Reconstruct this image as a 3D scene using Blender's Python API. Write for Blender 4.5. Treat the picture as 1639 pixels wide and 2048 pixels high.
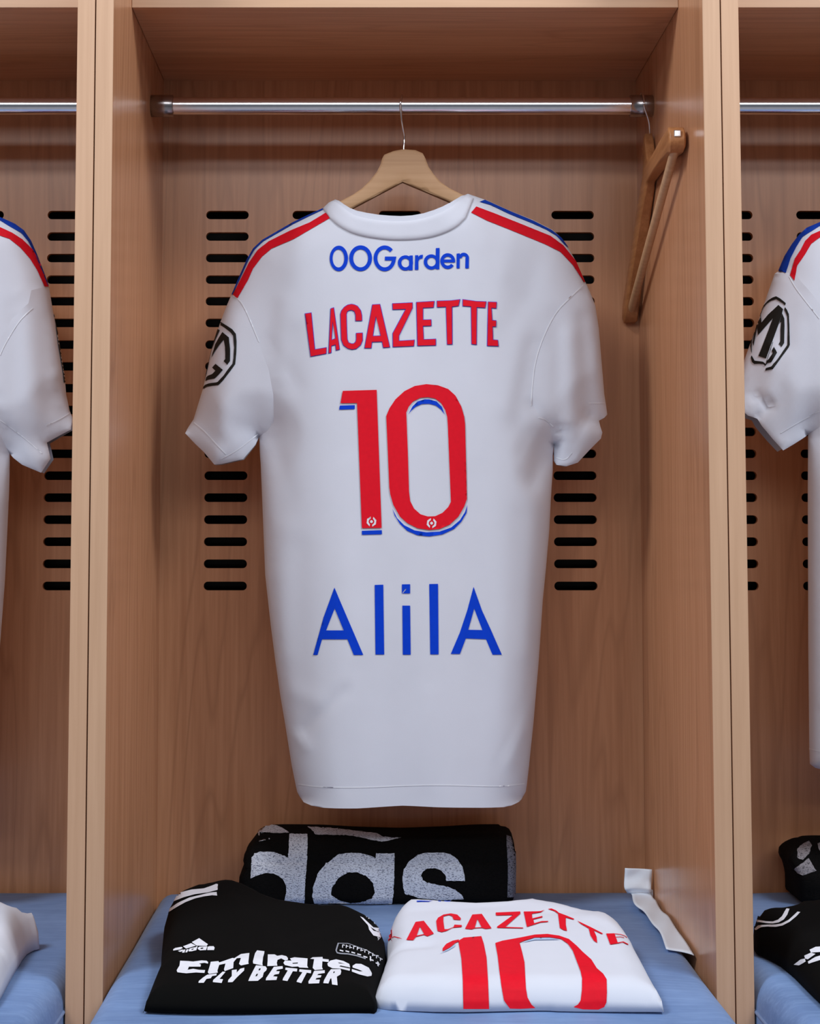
import bpy, bmesh, math, random
import numpy as np
from mathutils import Vector, Matrix
from mathutils.bvhtree import BVHTree
from mathutils.geometry import delaunay_2d_cdt

# ------------------------------------------------------------------ clear
for o in list(bpy.data.objects):
    bpy.data.objects.remove(o, do_unlink=True)
S = bpy.context.scene
COL = S.collection
random.seed(7)
rng = np.random.default_rng(7)

# ------------------------------------------------------------------ camera
F = 3414.0                     # focal length in pixels of the 1639 x 2048 frame
PX, PY = 733.0, 834.0          # principal point (shifted lens)
PITCH = math.radians(4.2)
EYE = Vector((0.0, -1.7624, 0.93))
cam = bpy.data.cameras.new('camera')
cam.sensor_fit = 'VERTICAL'
cam.sensor_height = 36.0
cam.lens = F / 2048.0 * 36.0
cam.shift_x = (819.5 - PX) / 2048.0
cam.shift_y = -(1024.0 - PY) / 2048.0
cam.clip_start = 0.05
camo = bpy.data.objects.new('camera', cam)
COL.objects.link(camo)
camo.location = EYE
camo.rotation_euler = (math.radians(90) + PITCH, 0, 0)
S.camera = camo

# ------------------------------------------------------------------ view, world, lamps
S.view_settings.view_transform = 'Standard'
S.view_settings.look = 'None'
S.view_settings.gamma = 1.0
S.view_settings.exposure = -0.21
S.view_settings.use_curve_mapping = False

W = bpy.data.worlds.new('room_light')
S.world = W
W.use_nodes = True
bg = W.node_tree.nodes['Background']
bg.inputs['Color'].default_value = (0.80, 0.88, 1.0, 1)
bg.inputs['Strength'].default_value = 0.165


def area(name, loc, target, sx, sy, power, col):
    l = bpy.data.lights.new(name, 'AREA')
    l.shape = 'RECTANGLE'
    l.size = sx
    l.size_y = sy
    l.energy = power
    l.color = col
    o = bpy.data.objects.new(name, l)
    COL.objects.link(o)
    o.location = loc
    d = Vector(target) - Vector(loc)
    o.rotation_euler = d.to_track_quat('-Z', 'Y').to_euler()
    return o


# rows of ceiling panels of the changing room, in front of the lockers
LC = (0.93, 0.96, 1.0)
area('ceiling_panel_light', (1.25, -1.0, 2.66), (0.0, 0.0, 0.6), 0.60, 0.60, 40, LC)
area('ceiling_panel_light', (-1.25, -1.0, 2.66), (0.0, 0.0, 0.6), 0.60, 0.60, 40, LC)
area('ceiling_panel_light', (0.15, -3.05, 2.66), (0.15, 0.3, 0.9), 4.8, 0.28, 40, LC)
area('ceiling_panel_light', (0.0, -4.9, 2.66), (0.0, 0.3, 0.9), 5.2, 0.28, 34, LC)


# ------------------------------------------------------------------ pixel -> world
FW = Vector((0, math.cos(PITCH), math.sin(PITCH)))
UP = Vector((0, -math.sin(PITCH), math.cos(PITCH)))
RT = Vector((1, 0, 0))


def ray(px, py):
    return FW + RT * ((px - PX) / F) + UP * (-(py - PY) / F)


def atY(px, py, Y):
    d = ray(px, py)
    return EYE + d * ((Y - EYE.y) / d.y)


def atZ(px, py, Z):
    d = ray(px, py)
    return EYE + d * ((Z - EYE.z) / d.z)


def atX(px, py, X):
    d = ray(px, py)
    return EYE + d * ((X - EYE.x) / d.x)


def zz(ox, oy, s, pts):
    return [(ox + x / s, oy + y / s) for x, y in pts]


# ------------------------------------------------------------------ object helpers
ORG = {}


def tag(o, label, cat, group=None, kind=None):
    if label:
        o['label'] = label
    if cat:
        o['category'] = cat
    if group:
        o['group'] = group
    if kind:
        o['kind'] = kind
    return o


def thing(name, loc, label, cat, group=None):
    o = bpy.data.objects.new(name, None)
    o.empty_display_size = 0.05
    COL.objects.link(o)
    o.location = loc
    ORG[o.name] = Vector(loc)
    return tag(o, label, cat, group)


def mesh(name, verts, faces, mat, parent=None, smooth=True, merge=None, mats=None, midx=None):
    org = ORG[parent.name] if parent else Vector((0, 0, 0))
    me = bpy.data.meshes.new(name)
    me.from_pydata([tuple(Vector(v) - org) for v in verts], [], [tuple(f) for f in faces])
    if merge:
        bm = bmesh.new()
        bm.from_mesh(me)
        bmesh.ops.remove_doubles(bm, verts=bm.verts, dist=merge)
        bm.to_mesh(me)
        bm.free()
    me.materials.append(mat)
    me.update()
    if smooth:
        me.polygons.foreach_set('use_smooth', [True] * len(me.polygons))
    o = bpy.data.objects.new(name, me)
    COL.objects.link(o)
    if parent:
        o.parent = parent
    ORG[o.name] = org
    return o


def bm_obj(name, bm, mat, parent=None, smooth=False):
    vs = [v.co.copy() for v in bm.verts]
    bm.verts.index_update()
    fs = [[v.index for v in f.verts] for f in bm.faces]
    bm.free()
    return mesh(name, vs, fs, mat, parent, smooth)


def box_bm(x0, x1, y0, y1, z0, z1, bevel=0.0, seg=2):
    bm = bmesh.new()
    bmesh.ops.create_cube(bm, size=1.0)
    for v in bm.verts:
        v.co = Vector(((x0 + x1) / 2 + v.co.x * (x1 - x0), (y0 + y1) / 2 + v.co.y * (y1 - y0),
                       (z0 + z1) / 2 + v.co.z * (z1 - z0)))
    if bevel > 0:
        bmesh.ops.bevel(bm, geom=bm.edges[:], offset=bevel, segments=seg, profile=0.5, affect='EDGES')
    return bm


def tube(path, r, n=14, closed=False, cap=True):
    """verts, faces of a round tube along a list of Vectors (r a number or a list)"""
    P = [Vector(p) for p in path]
    m = len(P)
    R = [r] * m if not isinstance(r, (list, tuple)) else r
    vs, fs = [], []
    ref = None
    for i, p in enumerate(P):
        if closed:
            t = (P[(i + 1) % m] - P[i - 1]).normalized()
        else:
            t = (P[min(i + 1, m - 1)] - P[max(i - 1, 0)]).normalized()
        if ref is None:
            ref = Vector((0, 0, 1)) if abs(t.z) < 0.9 else Vector((1, 0, 0))
        a = (ref - t * ref.dot(t)).normalized()
        b = t.cross(a)
        ref = a
        for k in range(n):
            q = 2 * math.pi * k / n
            vs.append(p + (a * math.cos(q) + b * math.sin(q)) * R[i])
    last = m if closed else m - 1
    for i in range(last):
        for k in range(n):
            j = (i + 1) % m
            fs.append((i * n + k, i * n + (k + 1) % n, j * n + (k + 1) % n, j * n + k))
    if cap and not closed:
        b = len(vs)
        vs += vs[:n] + vs[(m - 1) * n:m * n]        # caps keep their own rim, so the shading stays round
        fs.append(tuple(range(b, b + n))[::-1])
        fs.append(tuple(range(b + n, b + 2 * n)))
    return vs, fs


def smooth_path(pts, n=8):
    """Catmull-Rom through 3-D points"""
    P = [Vector(p) for p in pts]
    P = [P[0] * 2 - P[1]] + P + [P[-1] * 2 - P[-2]]
    out = []
    for i in range(1, len(P) - 2):
        for k in range(n):
            t = k / n
            p0, p1, p2, p3 = P[i - 1], P[i], P[i + 1], P[i + 2]
            out.append(0.5 * ((2 * p1) + (p2 - p0) * t + (2 * p0 - 5 * p1 + 4 * p2 - p3) * t * t +
                              (3 * p1 - p0 - 3 * p2 + p3) * t ** 3))
    out.append(P[-2])
    return out


# ------------------------------------------------------------------ 2-D helpers
def resample(loop, step, closed=True):
    out = []
    n = len(loop)
    for i in range(n if closed else n - 1):
        a = np.array(loop[i], float)
        b = np.array(loop[(i + 1) % n], float)
        k = max(1, int(math.ceil(np.linalg.norm(b - a) / step)))
        for j in range(k):
            out.append(tuple(a + (b - a) * j / k))
    if not closed:
        out.append(tuple(loop[-1]))
    return out


def chaikin(loop, it=1, closed=True, keep=()):
    for _ in range(it):
        out = []
        n = len(loop)
        rngi = range(n) if closed else range(n - 1)
        if not closed:
            out.append(loop[0])
        for i in rngi:
            a, b = loop[i], loop[(i + 1) % n]
            out.append((a[0] * .75 + b[0] * .25, a[1] * .75 + b[1] * .25))
            out.append((a[0] * .25 + b[0] * .75, a[1] * .25 + b[1] * .75))
        if not closed:
            out.append(loop[-1])
        loop = out
    return loop


def seg_dist(P, A, B):
    """distance of points P (n,2) to the nearest of segments A-B (m,2)"""
    d = np.full(len(P), 1e9)
    for a, b in zip(A, B):
        ab = b - a
        L = ab.dot(ab)
        if L < 1e-18:
            continue
        t = np.clip(((P - a) @ ab) / L, 0, 1)
        q = P - (a + t[:, None] * ab)
        d = np.minimum(d, np.hypot(q[:, 0], q[:, 1]))
    return d


def inside(P, loop):
    L = np.array(loop, float)
    x, y = P[:, 0], P[:, 1]
    c = np.zeros(len(P), bool)
    n = len(L)
    for i in range(n):
        x0, y0 = L[i]
        x1, y1 = L[(i + 1) % n]
        if y0 == y1:
            continue
        m = ((y0 > y) != (y1 > y)) & (x < (x1 - x0) * (y - y0) / (y1 - y0) + x0)
        c ^= m
    return c


def in_piece(P, piece):
    r = inside(P, piece[0])
    for h in piece[1:]:
        r &= ~inside(P, h)
    return r


def cdt(pieces, step, extra_lines=(), rings=(), jitter=0.0, seam_pts=True):
    """triangulate a union of pieces ([outer, hole, ...]) with interior grid points"""
    loops = []
    for pc in pieces:
        for lp in pc:
            r = resample(lp, step)
            if jitter:
                r = [(x + rng.normal(0, jitter), y + rng.normal(0, jitter)) for x, y in r]
            loops.append(r)
    pts, edges = [], []
    for r in loops:
        b = len(pts)
        pts += r
        n = len(r)
        edges += [(b + i, b + (i + 1) % n) for i in range(n)]
    for ln in extra_lines:
        r = resample(ln, step, closed=False)
        b = len(pts)
        pts += r
        edges += [(b + i, b + i + 1) for i in range(len(r) - 1)]
    A = np.array([pts[e[0]] for e in edges])
    B = np.array([pts[e[1]] for e in edges])
    allp = np.array(pts)
    lo, hi = allp.min(0), allp.max(0)
    gx = np.arange(lo[0], hi[0], step)
    gy = np.arange(lo[1], hi[1], step * 0.866)
    G = np.array([(x + (0.5 * step if j % 2 else 0), y) for j, y in enumerate(gy) for x in gx])
    cand = [G] if len(G) else []
    for off in rings:
        Lp = []
        for r in loops:
            R = np.array(r)
            t = np.roll(R, -1, 0) - np.roll(R, 1, 0)
            nrm = np.stack([-t[:, 1], t[:, 0]], 1)
            nrm /= (np.linalg.norm(nrm, axis=1)[:, None] + 1e-12)
            Lp += [R + nrm * off, R - nrm * off]
        Q = np.concatenate(Lp)
        dq = seg_dist(Q, A, B)
        cand.append(Q[dq > off * 0.85])
    keep = []
    for ci, C in enumerate(cand):
        ok = np.zeros(len(C), bool)
        for pc in pieces:
            ok |= in_piece(C, pc)
        if ci == 0 and len(C):
            lim = max(0.4 * step, (max(rings) + 0.3 * step) if rings else 0)
            ok &= seg_dist(C, A, B) > lim
        keep.append(C[ok])
    V = [Vector(p) for p in pts]
    for C in keep:
        V += [Vector(p) for p in C]
    res = delaunay_2d_cdt(V, edges, [], 0, 1e-7 if step < 1 else 1e-4)
    OV = np.array([tuple(v) for v in res[0]])
    T = np.array([f for f in res[2]])
    cen = OV[T].mean(1)
    ok = np.zeros(len(T), bool)
    for pc in pieces:
        ok |= in_piece(cen, pc)
    T = T[ok]
    return OV, T


def ellipse(cx, cy, rx, ry, a0=0, a1=360, n=36, closed=True):
    k = n if closed and a1 - a0 == 360 else n + 1
    return [(cx + rx * math.cos(math.radians(a0 + (a1 - a0) * i / n)),
             cy + ry * math.sin(math.radians(a0 + (a1 - a0) * i / n))) for i in range(k)]


def ring(cx, cy, ro, ri, a0, a1, n=30):
    o = ellipse(cx, cy, ro[0], ro[1], a0, a1, n, False)
    i = ellipse(cx, cy, ri[0], ri[1], a0, a1, n, False)
    return o + i[::-1]


def rect(x0, x1, y0, y1):
    return [(x0, y0), (x1, y0), (x1, y1), (x0, y1)]


def stroke(pts, w):
    L, R = [], []
    for i, p in enumerate(pts):
        a = np.array(pts[max(i - 1, 0)], float)
        b = np.array(pts[min(i + 1, len(pts) - 1)], float)
        t = (b - a) / (np.linalg.norm(b - a) + 1e-9)
        n = np.array([-t[1], t[0]]) * w / 2
        L.append(tuple(np.array(p) + n))
        R.append(tuple(np.array(p) - n))
    return L + R[::-1]


def inset(loop, d):
    """move every corner of a loop inwards by d (mitred)"""
    n = len(loop)
    ar = sum(loop[i][0] * loop[(i + 1) % n][1] - loop[(i + 1) % n][0] * loop[i][1] for i in range(n))
    sg = 1 if ar > 0 else -1
    out = []
    for i in range(n):
        p0, p1, p2 = (np.array(loop[j % n], float) for j in (i - 1, i, i + 1))
        a = (p1 - p0) / (np.linalg.norm(p1 - p0) + 1e-9)
        b = (p2 - p1) / (np.linalg.norm(p2 - p1) + 1e-9)
        na = np.array([-a[1], a[0]]) * sg
        nb = np.array([-b[1], b[0]]) * sg
        m = na + nb
        L = m.dot(m)
        m = m * (2 / L) if L > 0.25 else na
        out.append(tuple(p1 + m * d))
    return out


# ------------------------------------------------------------------ materials
def new_mat(name):
    m = bpy.data.materials.new(name)
    m.use_nodes = True
    nt = m.node_tree
    return m, nt, nt.nodes['Principled BSDF']


def link(nt, a, b):
    nt.links.new(a, b)


def coords(nt, scale, kind='Object', rnd=True):
    tc = nt.nodes.new('ShaderNodeTexCoord')
    mp = nt.nodes.new('ShaderNodeMapping')
    mp.inputs['Scale'].default_value = scale
    if rnd:
        oi = nt.nodes.new('ShaderNodeObjectInfo')
        mul = nt.nodes.new('ShaderNodeMath')
        mul.operation = 'MULTIPLY'
        mul.inputs[1].default_value = 13.7
        link(nt, oi.outputs['Random'], mul.inputs[0])
        ad = nt.nodes.new('ShaderNodeVectorMath')
        ad.operation = 'ADD'
        link(nt, tc.outputs[kind], ad.inputs[0])
        link(nt, mul.outputs[0], ad.inputs[1])
        link(nt, ad.outputs[0], mp.inputs['Vector'])
    else:
        link(nt, tc.outputs[kind], mp.inputs['Vector'])
    return mp.outputs['Vector']


def noise(nt, vec, scale, detail=4, rough=0.55, dist=0.0):
    n = nt.nodes.new('ShaderNodeTexNoise')
    n.inputs['Scale'].default_value = scale
    n.inputs['Detail'].default_value = detail
    n.inputs['Roughness'].default_value = rough
    n.inputs['Distortion'].default_value = dist
    link(nt, vec, n.inputs['Vector'])
    return n.outputs['Fac']


def ramp(nt, fac, stops):
    r = nt.nodes.new('ShaderNodeValToRGB')
    el = r.color_ramp.elements
    while len(el) < len(stops):
        el.new(0.5)
    for e, (p, c) in zip(el, stops):
        e.position = p
        e.color = (*c, 1) if len(c) == 3 else c
    link(nt, fac, r.inputs['Fac'])
    return r.outputs['Color']


def mix(nt, fac, a, b, mode='MIX'):
    m = nt.nodes.new('ShaderNodeMix')
    m.data_type = 'RGBA'
    m.blend_type = mode
    for sock, val in ((m.inputs[0], fac), (m.inputs[6], a), (m.inputs[7], b)):
        if isinstance(val, (int, float)):
            sock.default_value = val
        elif isinstance(val, tuple):
            sock.default_value = (*val, 1) if len(val) == 3 else val
        else:
            link(nt, val, sock)
    return m.outputs[2]


def bump(nt, bsdf, h, strength, dist):
    b = nt.nodes.new('ShaderNodeBump')
    b.inputs['Strength'].default_value = strength
    b.inputs['Distance'].default_value = dist
    link(nt, h, b.inputs['Height'])
    link(nt, b.outputs['Normal'], bsdf.inputs['Normal'])


def srgb(r, g, b):
    f = lambda c: (c / 255 / 12.92) if c / 255 <= 0.04045 else ((c / 255 + 0.055) / 1.055) ** 2.4
    return (f(r), f(g), f(b))


def wood(name, axis, light, dark, rough=0.42, figure=0.5):
    m, nt, b = new_mat(name)
    fine = {'z': (170, 170, 5), 'x': (5, 170, 170), 'y': (170, 5, 170)}[axis]
    wide = {'z': (6, 6, 0.5), 'x': (0.5, 6, 6), 'y': (6, 0.5, 6)}[axis]
    v1 = coords(nt, fine)
    v2 = coords(nt, wide)
    n1 = noise(nt, v1, 1.0, 5, 0.6)
    n2 = noise(nt, v2, 1.2, 3, 0.5, 0.6)
    # growth rings: bands of the broad noise
    mul = nt.nodes.new('ShaderNodeMath')
    mul.operation = 'MULTIPLY'
    mul.inputs[1].default_value = 24.0
    link(nt, n2, mul.inputs[0])
    fr = nt.nodes.new('ShaderNodeMath')
    fr.operation = 'PINGPONG'
    fr.inputs[1].default_value = 1.0
    link(nt, mul.outputs[0], fr.inputs[0])
    rings_ = ramp(nt, fr.outputs[0], [(0.0, (0, 0, 0)), (0.30, (1, 1, 1)), (1, (1, 1, 1))])
    base = ramp(nt, n1, [(0.32, dark), (0.68, light)])
    mid = tuple(0.82 * c for c in dark)
    inv = nt.nodes.new('ShaderNodeMath')
    inv.operation = 'MULTIPLY_ADD'
    link(nt, rings_, inv.inputs[0])
    inv.inputs[1].default_value = -figure
    inv.inputs[2].default_value = figure
    c1 = mix(nt, inv.outputs[0], base, mid)
    big = noise(nt, v2, 0.5, 2, 0.5)
    c2 = mix(nt, ramp(nt, big, [(0.35, (0.0, 0.0, 0.0)), (0.7, (0.35, 0.35, 0.35))]), c1,
             tuple(c * k for c, k in zip(light, (0.95, 0.86, 0.82))))
    link(nt, c2, b.inputs['Base Color'])
    b.inputs['Roughness'].default_value = rough
    b.inputs['Specular IOR Level'].default_value = 0.45
    bump(nt, b, n1, 0.05, 0.0006)
    return m


WL, WD = srgb(210, 155, 116), srgb(189, 134, 97)
M_WOODV = wood('beech_laminate_upright', 'z', WL, WD, 0.27, 0.62)
M_WOODH = wood('beech_laminate_level', 'x', WL, WD, 0.38)
M_EDGE = wood('beech_edge_band', 'z', srgb(200, 162, 132), srgb(188, 150, 120), 0.45, 0.10)
M_HANG = wood('raw_beech', 'x', srgb(212, 172, 132), srgb(196, 154, 114), 0.5, 0.05)
M_HANG2 = wood('oiled_beech', 'y', srgb(186, 128, 82), srgb(160, 104, 62), 0.45, 0.1)


def plain(name, col, rough=0.6, metal=0.0, spec=0.5):
    m, nt, b = new_mat(name)
    v = coords(nt, (60, 60, 60), rnd=False)
    n = noise(nt, v, 3.0, 3)
    c = mix(nt, ramp(nt, n, [(0.3, (0, 0, 0)), (0.7, (1, 1, 1))]), tuple(0.93 * x for x in col), col)
    link(nt, c, b.inputs['Base Color'])
    b.inputs['Roughness'].default_value = rough
    b.inputs['Metallic'].default_value = metal
    b.inputs['Specular IOR Level'].default_value = spec
    return m


def cloth(name, col, rough=0.85, weave=1400, strength=0.10, sheen=0.15, var=0.96):
    m, nt, b = new_mat(name)
    v = coords(nt, (1, 1, 1), rnd=False)
    big = noise(nt, v, 14, 3)
    c = mix(nt, ramp(nt, big, [(0.3, (0, 0, 0)), (0.7, (1, 1, 1))]), tuple(var * x for x in col), col)
    link(nt, c, b.inputs['Base Color'])
    b.inputs['Roughness'].default_value = rough
    b.inputs['Specular IOR Level'].default_value = 0.08
    b.inputs['Sheen Weight'].default_value = sheen
    w = noise(nt, v, weave, 2)
    bump(nt, b, w, strength, 0.0006)
    return m


M_WHITE = cloth('white_jersey_knit', srgb(211, 215, 228))
M_BLACK = cloth('black_jersey_knit', srgb(9, 9, 9), 0.9, 1400, 0.1, 0.0, 0.9)
M_RED = plain('red_print', srgb(224, 18, 40), 0.6, 0, 0.12)
M_REDC = plain('red_cloth_stripe', srgb(206, 10, 32), 0.75, 0, 0.2)
M_BLUE = plain('blue_print', srgb(0, 62, 206), 0.6, 0, 0.12)
M_BLUEC = plain('blue_cloth_stripe', srgb(10, 58, 168), 0.75, 0, 0.2)
M_FAINT = plain('pale_blue_print', srgb(170, 195, 230), 0.6, 0, 0.3)
M_INK = plain('black_print', srgb(16, 16, 14), 0.6, 0, 0.3)
M_WPRINT = plain('white_print', srgb(228, 230, 240), 0.6, 0, 0.3)
M_GPRINT = plain('grey_print', srgb(150, 154, 166), 0.6, 0, 0.3)
M_CHROME = plain('brushed_chrome', (0.92, 0.92, 0.97), 0.18, 1.0)
M_SOCK = plain('dark_nickel', (0.42, 0.39, 0.39), 0.25, 1.0)
M_WIRE = plain('polished_wire', (0.75, 0.75, 0.78), 0.15, 1.0)
M_PAPER = cloth('white_paper_cloth', srgb(234, 243, 255), 0.8, 300, 0.12, 0.0)
M_DARK = plain('slot_shade_black', (0.006, 0.005, 0.004), 0.9)  # shade of the gap behind the slots, put into a near-black colour
M_FLOOR = plain('grey_floor', (0.28, 0.28, 0.30), 0.5)


def leather():
    m, nt, b = new_mat('slate_blue_upholstery')
    v = coords(nt, (1, 1, 1), rnd=True)
    a = noise(nt, v, 9, 5, 0.6)
    f = noise(nt, v, 160, 4, 0.6)
    st = noise(nt, coords(nt, (6, 60, 60)), 3, 4, 0.6)
    c = ramp(nt, a, [(0.28, srgb(88, 118, 166)), (0.75, srgb(118, 150, 200))])
    c = mix(nt, ramp(nt, st, [(0.45, (0, 0, 0)), (0.8, (0.35, 0.35, 0.35))]), c, srgb(146, 176, 220))
    link(nt, c, b.inputs['Base Color'])
    b.inputs['Roughness'].default_value = 0.62
    b.inputs['Specular IOR Level'].default_value = 0.35
    b.inputs['Sheen Weight'].default_value = 0.1
    bump(nt, b, f, 0.15, 0.0006)
    return m


M_SEAT = leather()
M_PIPE = plain('pale_blue_piping', srgb(128, 152, 192), 0.5)


def terry(name, c0, c1):
    m, nt, b = new_mat(name)
    v = coords(nt, (1, 1, 1), rnd=False)
    a = noise(nt, coords(nt, (0.7, 1, 1.6), rnd=False), 620, 2, 0.6)
    c = ramp(nt, a, [(0.34, c0), (0.50, c1)])
    link(nt, c, b.inputs['Base Color'])
    b.inputs['Roughness'].default_value = 0.95
    b.inputs['Specular IOR Level'].default_value = 0.1
    bump(nt, b, a, 0.6, 0.0015)
    return m


M_TERRYW = terry('white_terry', srgb(112, 118, 140), srgb(216, 222, 236))
M_TERRYB = terry('black_terry', srgb(8, 8, 8), srgb(15, 14, 14))
M_BAND = terry('grey_woven_band', srgb(20, 20, 24), srgb(120, 122, 136))
M_TERRYG = terry('grey_terry', srgb(60, 58, 62), srgb(150, 146, 152))

# ------------------------------------------------------------------ dimensions of the lockers
XL, XR = -0.2665, 0.3535          # inner faces of the middle locker
TH = 0.0183                       # board thickness
PITCHX = (XR - XL) + 2 * TH + 0.0013
YB = 0.443                        # face of the back panel
YS = 0.135                        # front of the top panel
YR = 0.316                        # hanging rail
Z_TOP = atY(800, 15, YS).z        # underside of the top panel
Z_RAIL = atY(803, 212, YR).z
Z_SEAT = atY(900, 1781, YB - 0.012).z
CUSH_T = 0.085

# ------------------------------------------------------------------ the room shell
def struct(name, bm, mat):
    o = bm_obj(name, bm, mat)
    o['kind'] = 'structure'
    return o


struct('floor', box_bm(-3.2, 3.2, -6.0, 0.62, -0.10, 0.0), M_FLOOR)
struct('wall_back', box_bm(-3.2, 3.2, 0.50, 0.62, 0.0, 2.9), M_DARK)

# ------------------------------------------------------------------ lockers
def slot_loop(cx, cz, w, h, n=6):
    r = h * 0.49
    out = []
    for sx, sz, a0 in ((1, -1, -90), (1, 1, 0), (-1, 1, 90), (-1, -1, 180)):
        for k in range(n + 1):
            a = math.radians(a0 + 90 * k / n)
            out.append((cx + sx * (w / 2 - r) + r * math.cos(a), cz + sz * (h / 2 - r) + r * math.sin(a)))
    res = []
    for p in out:
        if not res or (abs(p[0] - res[-1][0]) + abs(p[1] - res[-1][1])) > 1e-6:
            res.append(p)
    return res


def build_locker():
    root = thing('locker', ((XL + XR) / 2, 0.2, 0.0),
                 'middle light wooden locker holding the full-view hanging jersey', 'locker', 'wooden lockers in a row')
    ztop = Z_TOP + 0.16
    for sx in (-1, 1):
        x0, x1 = (XL - TH, XL) if sx < 0 else (XR, XR + TH)
        sp = bm_obj('side_panel', box_bm(x0, x1, 0.0014, YB + 0.02, 0.02, ztop, 0.0004, 1), M_WOODV, root)
        bm_obj('edge_band', box_bm(x0, x1, 0.0, 0.0013, 0.02, ztop, 0.0003, 1), M_EDGE, sp)
    tp = bm_obj('top_panel', box_bm(XL + .0003, XR - .0003, YS + 0.0013, YB, Z_TOP, Z_TOP + 0.028, 0.0005, 1), M_WOODH, root)
    bm_obj('edge_band', box_bm(XL + .0003, XR - .0003, YS, YS + 0.0012, Z_TOP, Z_TOP + 0.028, 0.0003, 1), M_EDGE_H, tp)
    # back panel with a grid of real slots
    outer = [(XL, 0.04), (XR, 0.04), (XR, ztop), (XL, ztop)]
    piece = [outer]
    z0 = atY(800, 430, YB).z
    z1 = atY(800, 1172, YB).z
    xs = [atY(px, 700, YB).x for px in (453, 626.5, 800, 973.5, 1147)]
    for r in range(18):
        z = z0 + (z1 - z0) * r / 17
        for x in xs:
            piece.append(slot_loop(x, z, 0.0555, 0.0112))
    V, T = cdt([piece], 0.25)
    vs = [(x, YB, z) for x, z in V]
    fs = [tuple(int(i) for i in t) for t in T]
    # walls of the slots
    n0 = len(vs)
    for lp in piece[1:]:
        b = len(vs)
        k = len(lp)
        vs += [(x, YB, z) for x, z in lp] + [(x, YB + 0.008, z) for x, z in lp]
        fs += [(b + i, b + (i + 1) % k, b + k + (i + 1) % k, b + k + i) for i in range(k)]
    mesh('back_panel', vs, fs, M_WOODV, root, smooth=False)
    # rail with its two sockets
    v, f = tube([(XL + 0.002, YR, Z_RAIL), (XR - 0.002, YR, Z_RAIL)], 0.0108, 32)
    rail = mesh('hanging_rail', v, f, M_CHROME, root)
    for x0, x1 in ((XL, XL + 0.028), (XR - 0.028, XR)):
        pr = [(x0, YR, Z_RAIL), (x0 + 1e-4, YR, Z_RAIL), (x1 - 0.001, YR, Z_RAIL), (x1, YR, Z_RAIL)]
        v, f = tube(pr, [0.0125, 0.0136, 0.0136, 0.0125], 32)
        mesh('rail_socket', v, f, M_SOCK, rail)
    # bench box below the cushion
    bm_obj('bench_box', box_bm(XL + .0004, XR - .0004, -0.14, YB, 0.06, Z_SEAT - CUSH_T - 0.001, 0.001, 1), M_WOODH, root)
    bm_obj('plinth', box_bm(XL + .0004, XR - .0004, -0.08, YB, 0.0, 0.059), M_WOODH, root)
    return root


def copy_tree(o, parent=None):
    c = o.copy()
    COL.objects.link(c)
    if parent:
        c.parent = parent
    ORG[c.name] = ORG[o.name].copy()
    for ch in list(o.children):
        copy_tree(ch, c)
    return c


M_EDGE_H = wood('beech_edge_band_level', 'x', srgb(200, 162, 132), srgb(188, 150, 120), 0.45, 0.10)
locker = build_locker()
for sx, lab in ((-1, 'left neighbouring wooden locker, mostly cut off by the left photo edge'),
                (1, 'right neighbouring wooden locker, mostly cut off by the right photo edge')):
    c = copy_tree(locker)
    c.location.x += sx * PITCHX
    c['label'] = lab

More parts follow.
